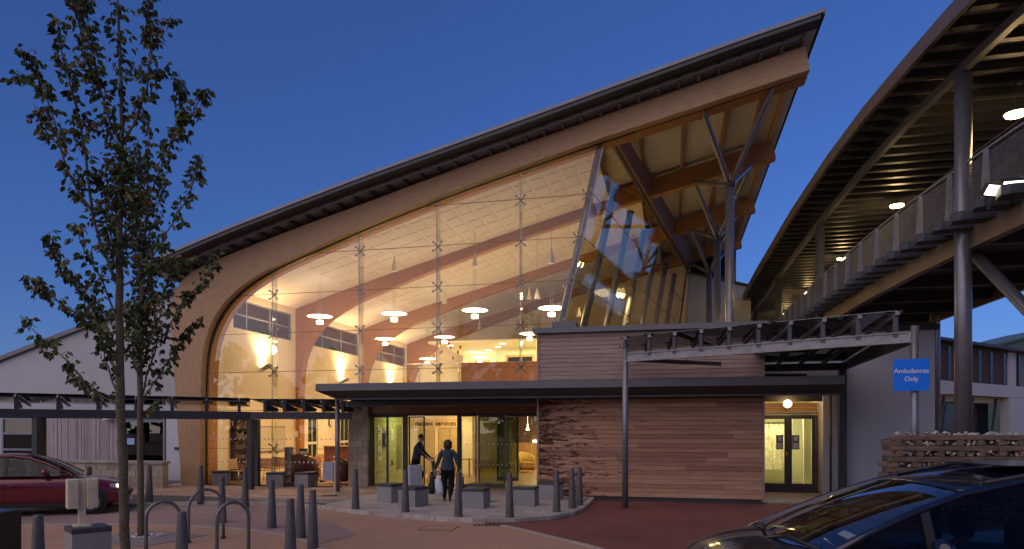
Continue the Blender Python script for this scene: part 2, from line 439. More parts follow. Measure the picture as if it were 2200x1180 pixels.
M['seat'] = surf('car_seat', (0.04, 0.04, 0.045), .9, var=.1)
M['cream_paint'] = surf('cream_metal', (0.66, 0.60, 0.42), .5, var=.07, scale=8)
M['skin'] = surf('skin', (0.42, 0.24, 0.17), .55, var=.06)
M['hair'] = surf('dark_brown_hair', (0.045, 0.025, 0.018), .6, var=.3, scale=40, bump=.4)
M['jacket'] = surf('teal_wool_jacket', (0.035, 0.065, 0.085), .9, var=.3, scale=90, bump=.3)
M['navy'] = surf('navy_shirt', (0.025, 0.03, 0.055), .85, var=.1)
M['black_cloth'] = surf('black_trousers', (0.014, 0.013, 0.016), .9, var=.2, spec=.1)
M['whitebag'] = surf('white_plastic_bag', (0.66, 0.72, 0.80), .4, var=.08, scale=12, bump=.5, bscale=18)
M['blackbag'] = surf('black_bag', (0.02, 0.015, 0.016), .5, var=.2, scale=14, bump=.4, bscale=20)
M['brownbag'] = surf('brown_bag', (0.12, 0.055, 0.03), .6, var=.1)
M['blue_sign'] = surf('blue_sign', (0.0, 0.20, 0.95), .4, var=.02)
M['brick_far'] = surf('far_brick', (0.10, 0.062, 0.055), .85, var=.15, scale=8, rnd=.2)
M['green_roof'] = surf('green_metal_roof', (0.07, 0.12, 0.10), .5, var=.06, scale=1)
M['brown_seat'] = surf('brown_leather', (0.10, 0.035, 0.018), .45, var=.12)
M['yellow_seat'] = surf('gold_fabric', (0.50, 0.32, 0.10), .8, var=.08)
M['text_dark'] = surf('dark_letters', (0.035, 0.03, 0.03), .6, var=.02)
M['lamp_pendant'] = emis('pendant_glow', (1.0, .86, .62), 5.0)
M['lamp_hot'] = emis('lamp_face', (1.0, .80, .50), 30.0)
M['lamp_down'] = emis('downlight_glow', (1.0, .92, .66), 9.0)
M['lamp_bridge'] = emis('bridge_lamp_glow', (1.0, .72, .30), 26.0)
M['lamp_flood'] = emis('floodlight_glow', (1.0, .92, .70), 9.0)
M['lamp_globe'] = emis('globe_glow', (1.0, .72, .38), 12.0)

def light(name, kind, loc, energy, col=(1, .8, .5), size=.2, rot=None, parent=None, spot=None, blend=.5, sy=None):
    d = bpy.data.lights.new(name, kind); d.energy = energy; d.color = col
    if kind == 'AREA':
        d.size = size
        if sy: d.shape = 'RECTANGLE'; d.size_y = sy
    elif kind in ('POINT', 'SPOT'): d.shadow_soft_size = size
    if kind == 'SPOT': d.spot_size = R(spot or 60); d.spot_blend = blend
    o = bpy.data.objects.new(name, d); link(o, parent); o.location = loc
    if rot: o.rotation_euler = rot
    return o
# ------------------------------------------------------------------ ground
GZ = -0.07
g = MB(); g.add([(-400, -200, GZ - .02), (400, -200, GZ - .02), (400, 600, GZ - .02), (-400, 600, GZ - .02)], [(0, 1, 2, 3)])
struct(g.build('ground', M['tarmac']))
A = [(-30, 8.5), (-17.5, 10.6), (-14.38, 11.78), (-13.62, 12.26), (-12.45, 12.68), (-11.0, 12.94), (-9.41, 12.93), (-7.62, 12.5), (-6.24, 11.39), (-5.38, 10.16), (-4.4, 7.5)]
B = [(-30, 12.5), (-18.5, 13.9), (-14.71, 15.27), (-13.86, 15.93), (-12.81, 16.41), (-11.77, 16.9), (-10.36, 16.95), (-8.66, 16.36)]
K = [(-8.66, 16.36), (-7.76, 15.8), (-6.91, 15.45), (-6.16, 15.15), (-4.95, 14.84), (-4.03, 14.78), (-3.33, 15.05), (-2.72, 15.6), (-2.4, 16.1), (-2.22, 16.8), (-2.15, 18.2), (-2.2, 20.28)]
RL = [(-4.0, 14.74), (-3.6, 14.5), (-3.14, 14.08), (-2.08, 12.91), (-1.39, 12.24), (-0.7, 11.3), (0.1, 9.6), (0.6, 7.5), (0.9, 3)]
def flat(poly, z, name, mat, parent=None):
    bm = bmesh.new(); vs = [bm.verts.new((p[0], p[1], z)) for p in poly]; f = bm.faces.new(vs)
    bmesh.ops.triangulate(bm, faces=[f]); bmesh.ops.recalc_face_normals(bm, faces=bm.faces)
    me = bpy.data.meshes.new(name); bm.to_mesh(me); bm.free(); me.materials.append(mat)
    if me.polygons and me.polygons[0].normal.z < 0: me.flip_normals()
    return link(bpy.data.objects.new(name, me), parent)
struct(flat(A[:-2] + [(-6.0, 12.6), (-7.1, 13.9), (-8.4, 15.2), (-9.0, 16.3)] + B[:-1][::-1], GZ - .014, 'road', M['road']))
struct(flat(smooth(RL, 1) + [(30, 3), (30, 21.0), (2.5, 23.0), (2.5, 20.3), (-2.2, 20.3)] + [K[i] for i in range(10, 4, -1)], GZ - .014, 'ambulance_bay', M['red']))
def strip(path, w, z, h, name, mat, parent=None, seg=None):
    """a run of kerb stones; every stone its own piece when seg is given"""
    out = []
    path = smooth(path, 2); n = max(2, int(sum(math.hypot(b[0] - a[0], b[1] - a[1]) for a, b in zip(path, path[1:])) / (seg or 1.0)))
    pts = resample(path, n + 1)
    nor = []
    for i in range(len(pts)):
        a = pts[max(i - 1, 0)]; b = pts[min(i + 1, len(pts) - 1)]; l = math.hypot(b[0] - a[0], b[1] - a[1])
        nor.append((-(b[1] - a[1]) / l, (b[0] - a[0]) / l))
    for i in range(len(pts) - 1):
        (x0, y0), (x1, y1) = pts[i], pts[i + 1]; (a0, b0), (a1, b1) = nor[i], nor[i + 1]
        e = .006 / max(.01, math.hypot(x1 - x0, y1 - y0))
        sx, sy = (x1 - x0) * e, (y1 - y0) * e
        q = [(x0 + sx, y0 + sy), (x1 - sx, y1 - sy), (x1 - sx + a1 * w, y1 - sy + b1 * w), (x0 + sx + a0 * w, y0 + sy + b0 * w)]
        m = MB(); m.prism(q, z, z + h, 'z')
        o = m.build(name, mat, parent, bevel=.008 if h > .05 else 0); out.append(o)
    return out
kr = thing('kerb', None, None); kr['kind'] = 'structure'
for o in strip(K, .17, GZ - .1, .1 - GZ + .004, 'kerb_stone', M['kerb'], kr, .92): o['kind'] = 'structure'
for o in strip(B[1:], .14, GZ - .1, .1 - GZ + .002, 'kerb_stone', M['kerb'], kr, .92): o['kind'] = 'structure'
fk = thing('flush_kerb_line', None, None); fk['kind'] = 'structure'
for o in strip(A, .13, GZ - .1, .093, 'kerb_stone', M['line'], fk, .92): o['kind'] = 'structure'
for o in strip(RL[1:], .14, GZ - .1, .094, 'kerb_stone', M['line'], fk, .92): o['kind'] = 'structure'
# raised footway and paving
pv = thing('pavement', None, None); pv['kind'] = 'structure'
pave_poly = [(-40, 13.0)] + B[1:] + K[1:] + [(-2.2, 23.9), (-40, 23.9)]
inner = [(-40, 13.16)] + [(x + .02, y + .15) for x, y in B[1:]] + [(-7.68, 15.94), (-6.85, 15.6), (-6.1, 15.3), (-4.93, 15.0), (-4.08, 14.95), (-3.45, 15.18), (-2.86, 15.7), (-2.56, 16.16), (-2.39, 16.85), (-2.32, 18.2), (-2.37, 20.3), (-2.4, 23.9), (-40, 23.9)]
o = flat(inner, -.012, 'pavement_bed', M['joint'], pv); o['kind'] = 'structure'
isl = [(-8.9, 16.75), (-7.68, 15.96), (-6.85, 15.62), (-6.1, 15.32), (-4.93, 15.02), (-4.08, 14.98), (-3.45, 15.2), (-2.88, 15.7), (-2.58, 16.2), (-2.4, 16.9), (-2.36, 18.2), (-2.4, 20.3), (-2.4, 22.4), (-8.9, 22.4)]
def slabs(clip, x0, x1, y0, y1, dx, dy, mat, name, stag=0.5, gap=.009):
    j = 0; y = y0
    while y < y1:
        x = x0 - (dx * stag if j % 2 else 0)
        while x < x1:
            q = clip_convex([(x + gap / 2, y + gap / 2), (x + dx - gap / 2, y + gap / 2), (x + dx - gap / 2, y + dy - gap / 2), (x + gap / 2, y + dy - gap / 2)], clip)
            if len(q) >= 3:
                ar = abs(sum(q[i][0] * q[(i + 1) % len(q)][1] - q[(i + 1) % len(q)][0] * q[i][1] for i in range(len(q)))) / 2
                if ar > .004:
                    o = MB().prism(q, -.05, random.uniform(-.002, .0015), 'z').build(name, mat, pv); o['kind'] = 'structure'
            x += dx
        y += dy; j += 1
slabs(isl, -8.9, -2.3, 14.9, 22.4, .6, .6, M['slab'], 'paving_slab')
left1 = [(-17.6, 17.1), (-11.8, 17.12), (-10.36, 17.12), (-8.9, 16.7), (-8.9, 22.4), (-17.6, 22.4)]
slabs([(-17.6, 17.12), (-10.3, 17.12), (-8.91, 16.72), (-8.91, 18.0), (-17.6, 18.0)], -17.6, -8.9, 16.7, 18.0, .45, .30, M['grey_pave'], 'paver')
slabs([(-17.6, 18.0), (-8.91, 18.0), (-8.91, 22.2), (-17.6, 22.2)], -17.6, -8.9, 18.0, 22.2, .60, .45, M['block_pave'], 'paver')
# manhole frame in the road, drain gully by the kerb, channel at the foot of the timber wall
mh = thing('manhole_cover', 'square recessed manhole cover in the buff tarmac in front of the island kerb', 'manhole cover', (-4.75, 13.85, GZ - .02), R(3))
m = MB()
for a in ((-.36, .36, -.36, -.34), (-.36, .36, .34, .36), (-.36, -.34, -.34, .34), (.34, .36, -.34, .34)): m.box(*a, 0, .006)
m.build('frame', M['zinc_dark'], mh)
MB().box(-.335, .335, -.335, .335, 0, .0045).build('lid', M['tarmac'], mh)
gl = thing('drain_gully', 'black slotted drain gully against the granite kerb', 'drain', (-3.9, 14.52, GZ - .02), R(12))
m = MB()
for k in range(7): m.box(-.27 + k * .08, -.22 + k * .08, -.09, .09, 0, .012)
m.build('grating', M['black'], gl)
struct(MB().box(-3.95, 2.5, 20.2, 20.33, GZ - .1, GZ + .03).build('drainage_channel', M['zinc_dark']))
struct(MB().box(2.46, 7.6, 20.5, 23.6, GZ - .1, GZ + .03).build('doorway_apron', M['line']))

# ------------------------------------------------------------------ main hall: curved glulam frames and roof
LOW = [(-16.06, -.1), (-16.06, 3.95), (-15.88, 5.16), (-15.42, 6.04), (-14.78, 6.68), (-13.97, 7.18), (-13.0, 7.59), (-11.32, 8.17), (-9.93, 8.64), (-8.79, 9.0), (-6.42, 9.70), (-4.5, 10.2), (-1.97, 10.86), (.03, 11.32), (2.04, 11.80), (3.82, 12.22)]
TOP = [(-16.80, -.1), (-16.90, 1.0), (-17.08, 3.6), (-17.22, 5.2), (-17.25, 6.4), (-16.95, 7.1), (-16.2, 7.6), (-14.35, 8.16), (-12.32, 8.76), (-10.01, 9.36), (-7.98, 9.93), (-5.09, 10.72), (-2.37, 11.42), (.04, 12.02), (2.0, 12.48), (3.69, 12.93)]
lowp = resample(smooth(LOW, 2), 64); topp = resample(smooth(TOP, 2), 64)
# keep the two edges matched across the beam, not by arc length alone
def beam_mesh(y0, y1, name, mat, parent, i0=0, i1=64, lo=None, hi=None):
    lo = lo or lowp; hi = hi or topp
    n = i1 - i0; vs = []; fs = []; uv = []
    u = 0; us = []
    for i in range(i0, i1):
        if i > i0: u += math.hypot(lo[i][0] - lo[i - 1][0], lo[i][1] - lo[i - 1][1])
        us.append(u)
    for y in (y0, y1):
        for (x, z) in lo[i0:i1]: vs.append((x, y, z))
        for (x, z) in hi[i0:i1]: vs.append((x, y, z))
    L0, H0, L1, H1 = 0, n, 2 * n, 3 * n
    def w(i): return math.hypot(lo[i0 + i][0] - hi[i0 + i][0], lo[i0 + i][1] - hi[i0 + i][1])
    for i in range(n - 1):
        fs.append((L0 + i, L0 + i + 1, H0 + i + 1, H0 + i)); uv += [(us[i], 0), (us[i + 1], 0), (us[i + 1], w(i + 1)), (us[i], w(i))]
        fs.append((L1 + i, H1 + i, H1 + i + 1, L1 + i + 1)); uv += [(us[i], 0), (us[i], w(i)), (us[i + 1], w(i + 1)), (us[i + 1], 0)]
        fs.append((L0 + i, L1 + i, L1 + i + 1, L0 + i + 1)); uv += [(us[i], 3), (us[i], 3 + y1 - y0), (us[i + 1], 3 + y1 - y0), (us[i + 1], 3)]
        fs.append((H0 + i, H0 + i + 1, H1 + i + 1, H1 + i)); uv += [(us[i], 5), (us[i + 1], 5), (us[i + 1], 5.3), (us[i], 5.3)]
    for k in (0, n - 1):
        fs.append((L0 + k, H0 + k, H1 + k, L1 + k)); uv += [(0, 0), (.5, 0), (.5, .4), (0, .4)]
    me = bpy.data.meshes.new(name); me.from_pydata(vs, [], fs)
    ul = me.uv_layers.new(name='UVMap')
    for k, c in enumerate(uv): ul.data[k].uv = c
    me.materials.append(mat)
    me.update()
    o = bpy.data.objects.new(name, me); link(o, parent); return o
def uvbox(m_o):
    """simple length-wise UVs for straight glulam members"""
    me = m_o.data; ul = me.uv_layers.new(name='UVMap') if not me.uv_layers else me.uv_layers[0]
    for p in me.polygons:
        vs = [me.vertices[me.loops[l].vertex_index].co for l in p.loop_indices]
        e = max(((vs[(i + 1) % len(vs)] - vs[i]) for i in range(len(vs))), key=lambda q: q.length).normalized()
        f = p.normal.cross(e)
        for l in p.loop_indices:
            co = me.vertices[me.loops[l].vertex_index].co; ul.data[l].uv = (co.dot(e), co.dot(f))
    return m_o

FY = [21.3, 28.0, 34.65, 41.3]
hall = thing('glass_fronted_hall', 'large entrance hall with curved timber frames, tall glass front and rising roof', 'building', (-8, 22, 0))
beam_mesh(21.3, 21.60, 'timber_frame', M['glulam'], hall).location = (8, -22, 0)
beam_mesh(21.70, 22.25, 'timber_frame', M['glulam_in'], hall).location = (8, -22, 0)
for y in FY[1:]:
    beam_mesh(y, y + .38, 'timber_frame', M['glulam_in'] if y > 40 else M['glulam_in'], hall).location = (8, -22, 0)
off = (8, -22, 0)
def hb(m, name, mat, **k): return m.build(name, mat, hall, world=True, **k)
# black gasket between the two leaves of the front frame
gk_hi = [(x + (hx - x) * .12, z + (hz - z) * .12) for (x, z), (hx, hz) in zip(lowp, topp)]
gk_lo = [(x - (hx - x) * .035, z - (hz - z) * .035) for (x, z), (hx, hz) in zip(lowp, topp)]
beam_mesh(21.603, 21.697, 'gasket', M['trim'], hall, 0, 52, gk_lo, gk_hi).location = off

def ztop(x): return interp(topp[20:], x) if x > topp[20][0] else topp[20][1]
RX = [-17.75 + i * (21.78 / 36) for i in range(37)]
def zroof(x):                       # top surface of the roof
    return interp([(-17.75, 7.56), (-16.84, 7.84), (-14.96, 8.44), (-13.74, 8.80), (-11.89, 9.32), (-9.54, 9.96), (-6.12, 10.82), (-3.68, 11.44), (-1.9, 11.90), (1.95, 12.88), (4.03, 13.37)], x)
def sheet(y0, y1, dz0, dz1, xs, name, mat, smooth_=True, f=zroof):
    m = MB(); n = len(xs)
    vs = [(x, y, f(x) + d) for y in (y0, y1) for d in (dz0, dz1) for x in xs]
    fs = []
    for i in range(n - 1):
        fs += [(i, i + 1, 2 * n + i + 1, 2 * n + i), (n + i, 3 * n + i, 3 * n + i + 1, n + i + 1), (i, n + i, n + i + 1, i + 1), (2 * n + i, 2 * n + i + 1, 3 * n + i + 1, 3 * n + i)]
    fs += [(0, 2 * n, 3 * n, n), (n - 1, 2 * n - 1, 4 * n - 1, 3 * n - 1)]
    m.add(vs, fs); return hb(m, name, mat)
sheet(20.3, 46.0, -.10, 0, RX, 'roof', M['zinc'])
sheet(20.34, 20.85, -.22, -.103, [x for x in RX if x < 3.9] + [3.93], 'eaves_soffit', M['zinc_dark'])
sheet(20.853, 45.9, -.19, -.103, [x for x in RX if x < 3.9] + [3.93], 'roof_deck', surf('pale_deck', (.66, .65, .66), .85, var=.06, scale=2))
# edge tube below the verge and the look-outs over the front frame
pipe = [(x, 20.86, zroof(x) - .30) for x in RX if x < 3.6]
hb(MB().tube(pipe, .045, 8), 'edge_tube', M['steel'])
n = 37
for i in range(n):
    x = -17.0 + i * (20.6 / (n - 1)); z = zroof(x)
    m = MB(); m.bar((x, 20.92, z - .285), (x, 21.9, z - .285), .085, .17)
    hb(m, 'lookout', M['steel'])
# right verge trim, valley behind
hb(MB().bar((4.0, 20.32, 13.30), (4.0, 45.9, 13.30), .05, .20), 'verge_trim', M['zinc_dark'])
# purlins of the overhang (run back from the front frame)
for x in (-1.05, .35, 1.75, 2.85, 3.55):
    z = ztop(x) + .05
    for y0, y1 in ((21.62, 27.98), (28.4, 34.63), (35.05, 41.28)):
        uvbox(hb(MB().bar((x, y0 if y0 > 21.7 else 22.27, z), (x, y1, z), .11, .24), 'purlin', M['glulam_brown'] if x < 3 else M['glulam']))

# side glazing line: splays out to the right as it goes back, and leans out
def side_pt(y, z):
    t = (y - 21.65) / (41.3 - 21.65)
    top = (-2.02 + 2.82 * t, 11.02); bot = (-3.31 + 3.35 * t, 5.25)
    u = (z - bot[1]) / (top[1] - bot[1])
    return Vector((lerp(bot[0], top[0], u), y, z))
# glulam edge beam above the side glazing
vs = []
for y in (21.98, 28.0, 34.65, 41.3):
    p = side_pt(y, 11.0)
    for dx, z in ((0.02, 11.06), (.22, 11.06), (.35, ztop(p.x) - .02), (0.02, ztop(p.x) - .05)): vs.append((p.x + dx, y, z))
fs = [(0, 3, 2, 1), (12, 13, 14, 15)]
for k in range(3):
    b = 4 * k
    for i in range(4): fs.append((b + i, b + (i + 1) % 4, b + 4 + (i + 1) % 4, b + 4 + i))
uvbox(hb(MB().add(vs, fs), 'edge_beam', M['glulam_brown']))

# ---- front glazing: panes between glass fins and horizontal joints
finX = [-13.48, -10.24, -7.5, -4.72]
levels = [0.02, 1.29, 2.62, 3.95, 5.28, 6.62, 7.95, 9.26, 12.0]
right_edge = [(-3.31 - .22 * (5.25 - 3.0), 3.0), (-3.31, 5.25), (-2.06, 10.83)]
cl = [(-16.02, 0.0)] + [(p[0], p[1]) for p in lowp if p[1] > 3.0 and p[0] < -2.3] + [(-2.08, 10.80), (-3.80, 3.0)]
cl = [(a, b) for a, b in cl]
cl_ccw = [(-16.02, 0.0), (-10.86, 0.0), (-10.86, 0.0)]
clip_up = [(-16.02, 0.0), (-3.80 - .22 * 3, 0.0), (-2.08, 10.80)] + [(p[0], p[1]) for p in reversed(lowp) if p[1] > 3.5 and p[0] < -2.3]
glz = []
xs = [-16.1] + finX + [-1.8]
for i in range(len(xs) - 1):
    for j in range(len(levels) - 1):
        z0, z1 = levels[j], levels[j + 1]
        x0, x1 = xs[i] + .006, xs[i + 1] - .006
        if z1 <= 3.96:
            if x0 > -10.3: 
                if z1 < 3.9: continue
                z0 = 3.30
            elif i == 1 and z1 <= 2.7: x1 = -10.88
        if x1 - x0 < .1: continue
        q = clip_convex([(x0, z0 + .006), (x1, z0 + .006), (x1, z1 - .006), (x0, z1 - .006)], clip_up)
        if len(q) < 3: continue
        hb(MB().prism(q, 21.64, 21.652, 'y'), 'pane', M['glass'])
def fin_top(x): return interp([(a, b) for a, b in lowp if a > -16.0], x)
spider_me = None
def spider(loc, rot=None, parent=hall, s=1.0):
    global spider_me
    if spider_me is None:
        m = MB()
        for a in (45, 135, 225, 315):
            c_, s_ = math.cos(R(a)), math.sin(R(a))
            m.tube([(0, 0, 0), (c_ * .09, -.02, s_ * .09), (c_ * .20, -.06, s_ * .20)], [.026, .021, .015], 6)
            m.tube([(c_ * .20, -.04, s_ * .20), (c_ * .20, -.115, s_ * .20)], .034, 8)
        m.tube([(0, .03, 0), (0, -.03, 0)], .035, 8)
        spider_me = m.mesh('spider'); spider_me.materials.append(M['steel'])
    o = bpy.data.objects.new('glazing_clamp', spider_me); link(o, parent)
    o.location = Vector(loc) - hall.location
    if rot: o.rotation_euler = rot
    return o
for x in finX:
    zt = fin_top(x) - .03; zb = 3.3 if x > -10.3 else 0.02
    hb(MB().box(x - .009, x + .009, 21.66, 22.02 if x > -13 else 21.98, zb, zt), 'glass_fin', M['fin'])
    hb(MB().box(x - .009, x + .009, 21.635, 21.658, zb, zt), 'mullion', M['steel'])
    for z in levels[1:-1]:
        if zb < z < zt - .3: spider((x, 21.80, z))
for z in levels[2:-1]:
    pass
for z in levels[1:-1]:            # sealant joints
    xa = interp([(b, a) for a, b in lowp[:40]], z) if z > 4 else -16.0
    xb = (-3.31 + (z - 5.25) * .2243) if z > 3.0 else -10.88
    hb(MB().box(xa + .05, xb - .03, 21.634, 21.658, z - .007, z + .007), 'glazing_joint', M['glulam_brown'])
# manifestation dots on the lower panes
m = MB()
for zz in (.83, 1.62):
    x = -15.9
    while x < -10.95:
        m.tube([(x, 21.632, zz), (x, 21.636, zz)], .028, 8); x += .165
o = hb(m, 'etched_dots', M['dot']); o['kind'] = 'stuff'
hb(MB().box(-16.03, -10.86, 21.58, 21.72, -.1, .04), 'sill_channel', M['frame'])
# leaning corner column and the raking columns behind the side glass
pA, pB = side_pt(21.9, 4.9), side_pt(21.9, 10.95)
hb(MB().tube([pA + Vector((-.20, .12, -1.5 * 0)), pB + Vector((-.20, .12, 0))], .115, 16), 'corner_column', M['steel'])
for y in (24.5, 27.2, 30.0, 32.9, 35.9, 38.8):
    a = side_pt(y, 3.6); b = side_pt(y, 10.9)
    hb(MB().tube([a + Vector((-.32, 0, 0)), b + Vector((-.32, 0, -.55))], .13, 14), 'raking_column', M['steel'])
# side panes
ys = [21.70, 24.5, 27.2, 30.0, 32.9, 35.9, 38.8, 41.25]
zs = [4.2, 5.28, 6.62, 7.95, 9.28, 11.0]
for i in range(len(ys) - 1):
    for j in range(len(zs) - 1):
        a, b, c_, d = side_pt(ys[i] + .008, zs[j] + .006), side_pt(ys[i + 1] - .008, zs[j] + .006), side_pt(ys[i + 1] - .008, zs[j + 1] - .006), side_pt(ys[i] + .008, zs[j + 1] - .006)
        nn = Vector((.012, 0, 0))
        hb(MB().add([a, b, c_, d, a + nn, b + nn, c_ + nn, d + nn], [(0, 1, 2, 3), (7, 6, 5, 4), (0, 4, 5, 1), (1, 5, 6, 2), (2, 6, 7, 3), (3, 7, 4, 0)]), 'pane', M['side_glass'])
for z in zs[1:-1]:
    hb(MB().bar(side_pt(21.7, z), side_pt(41.2, z), .03, .014), 'glazing_joint', M['glulam_brown'])
    for y in ys[1:-1]:
        spider(side_pt(y, z) + Vector((-.15, 0, 0)), (0, 0, R(-90)))
    spider(Vector((side_pt(21.7, z).x - .18, 21.80, z)))
hb(MB().bar(side_pt(21.66, 4.2) + Vector((.0, -.0, 0)), side_pt(21.66, 10.95), .035, .035), 'corner_trim', M['steel'])
hb(MB().bar(side_pt(21.62, 11.04) + Vector((.05, 0, 0)), side_pt(41.25, 11.04) + Vector((.05, 0, 0)), .10, .07), 'head_trim', M['darksteel'])
hb(MB().bar(side_pt(41.3, 4.2), side_pt(41.3, 11.0), .09, .14), 'end_trim', M['darksteel'])

# ceiling with perforated acoustic panels (each one a piece)
cx = [-16.25 + i * .6 for i in range(32)]
def zceil(x):
    return ztop(x) - .28 if x > -15.2 else lerp(7.25, ztop(-15.2) - .28, (x + 16.3) / 1.1) 
m = MB()
for y0, y1 in ((22.27, 27.98), (28.40, 34.63), (35.05, 41.28)):
    xs_ = [x for x in cx if x < side_pt(y0, 11).x - .1]
    n = len(xs_)
    vs = [(x, y, zceil(x)) for y in (y0, y1) for x in xs_]
    m = MB(); m.add(vs, [(i, i + 1, n + i + 1, n + i) for i in range(n - 1)], True)
    o = m.build('ceiling', M['ceil'], hall, world=True)
cnt = 0; rest = MB()
for b, (y0, y1) in enumerate(((22.27, 27.98), (28.40, 34.63), (35.05, 41.28))):
    x = -13.6
    while x < -3.0 + b * .8:
        y = y0 + .45
        while y + .8 < y1:
            if True:
                p = [(x, y), (x + .46, y), (x + .46, y + .78), (x, y + .78)]
                vs = [(a, c_, zceil(a) - .004) for a, c_ in p] + [(a, c_, zceil(a) - .016) for a, c_ in p]
                fs = [(0, 1, 2, 3), (7, 6, 5, 4), (0, 4, 5, 1), (1, 5, 6, 2), (2, 6, 7, 3), (3, 7, 4, 0)]
                if cnt < 270: hb(MB().add(vs, fs), 'ceiling_panel', M['ceil_panel']); cnt += 1
                else: rest.add(vs, fs)
            y += .86
        x += .55
if rest.v: hb(rest, 'far_ceiling_panels', M['ceil_panel'])['kind'] = 'stuff'
# interior: left wall with clerestory windows and ground floor windows
LWX = -16.28
def wall_x(x0, x1, y0, y1, z0, z1, mat=M['cream_wall'], name='interior_wall'):
    return hb(MB().box(x0, x1, y0, y1, z0, z1), name, mat)
wall_x(LWX - .25, LWX, 22.9, 41.3, 2.55, 5.82)
wall_x(LWX - .25, LWX, 22.9, 41.3, 7.0, 7.7)
wall_x(LWX - .25, LWX, 22.26, 22.9, 0, 7.7, M['white'])
for a, b in ((22.9, 23.5), (27.7, 29.4), (34.4, 36.6), (41.1, 41.4)): wall_x(LWX - .25, LWX, a, b, 5.82, 7.0)
for a, b in ((22.9, 29.1), (30.0, 32.3), (33.3, 36.0), (37.0, 41.4)): wall_x(LWX - .25, LWX, a, b, 0, 2.55)
for a, b in ((30.0 - .9, 30.0), (32.3, 33.3), (36.0, 37.0)):
    w = hb(MB().box(LWX - .10, LWX - .06, a, b, .3, 2.55), 'low_window', M['white'])
    for (c0, c1) in ((a + .06, (a + b) / 2 - .04), ((a + b) / 2 + .04, b - .06)):
        for (d0, d1) in ((.4, 1.25), (1.37, 2.5)):
            o = MB().box(LWX - .058, LWX - .05, c0, c1, d0, d1).build('pane', surf('window_green', (.02, .05, .02), .1, var=.5, scale=12) if 'wg' not in M else M['wg'], w); M.setdefault('wg', o.data.materials[0])
    wall_x(LWX - .25, LWX, a, b, 0, .3)
for a, b in ((23.5, 27.7), (29.4, 34.4), (36.6, 41.1)):
    m = MB()
    for z in (5.84, 6.40, 6.97): m.box(LWX - .14, LWX - .06, a, b, z - .03, z + .03)
    k = 3
    for i in range(k + 1):
        y = lerp(a + .03, b - .03, (0, .22, .62, 1)[i]); m.box(LWX - .139, LWX - .061, y - .035, y + .035, 5.87, 6.94)
    w = hb(m, 'clerestory_window', M['frame_grey'])
    MB().box(LWX - .105, LWX - .095, a + .03, b - .03, 5.87, 6.94).build('pane', glass('clerestory_glass', (.55, .6, .75), refl=2.0, f0=.04) if 'cg' not in M else M['cg'], w)
    M.setdefault('cg', w.children[0].data.materials[0])
# back wall, floors, mezzanine
wall_x(LWX, 1.0, 41.72, 41.9, 0, 12.3)
hb(MB().box(LWX, -.1, 21.7, 41.7, -.1, .015), 'hall_floor', M['floor_in'])
ml = surf('mezzanine_wall', (0.74, 0.70, 0.46), .85, var=.02, scale=3); M['mezz'] = ml
hb(MB().box(-9.6, -.4, 31.0, 41.7, 3.75, 4.05), 'mezzanine_floor', M['cream_wall'])
hb(MB().box(-12.4, -9.6, 31.0, 41.7, 3.75, 4.05), 'mezzanine_floor', M['cream_wall'])
hb(MB().box(-9.55, -2.4, 31.0, 31.12, 4.05, 5.0), 'balustrade', M['brown_panel'])
hb(MB().box(-9.58, -2.4, 30.97, 31.15, 5.0, 5.03), 'handrail', M['oak'])
hb(MB().box(-12.4, -9.6, 31.05, 31.07, 4.12, 5.0), 'glass_balustrade', M['fin'])
hb(MB().bar((-12.4, 31.06, 5.02), (-9.6, 31.06, 5.02), .05, .04), 'handrail', M['chrome'])
for x in (-12.38, -11.6, -10.6, -9.65): hb(MB().cyl(x, 31.0, 4.05, 5.02, .022, n=8), 'baluster', M['chrome'])
hb(MB().box(-9.4, -.3, 37.2, 37.35, 4.05, 6.4), 'mezzanine_wall', ml)
hb(MB().box(-12.4, -9.4, 40.6, 40.75, 4.05, 6.4), 'mezzanine_wall', ml)
hb(MB().box(-12.4, -.3, 34.4, 41.2, 6.4, 6.5), 'mezzanine_ceiling', ml)
hb(MB().box(-6.6, -2.4, 34.0, 34.15, 4.05, 6.39), 'mezzanine_wall', ml)
for x0, x1, yy, z0, z1 in ((-8.9, -7.3, 37.19, 4.05, 6.0), (-11.6, -10.7, 40.59, 4.05, 6.1), (-10.3, -9.7, 40.59, 4.05, 6.1)):
    d = hb(MB().box(x0, x1, yy - .04, yy, z0, z1), 'internal_door', M['oak']); 
    MB().box(x0 + .12, x1 - .12, yy - .05, yy - .041, z0 + 1.0, z1 - .12).build('pane', M['dark_glass'], d)
# under the mezzanine: back wall of the cafe and lobby
wall_x(-12.4, -10.1, 31.2, 31.35, 0, 3.75)
# ------------------------------------------------------------------ entrance block: timber box, canopy, doors
ent = thing('entrance_block', 'low timber clad entrance block with long grey canopy and sliding glass doors', 'building', (-4, 21, 0))
def eb(m, name, mat, **k): return m.build(name, mat, ent, world=True, **k)
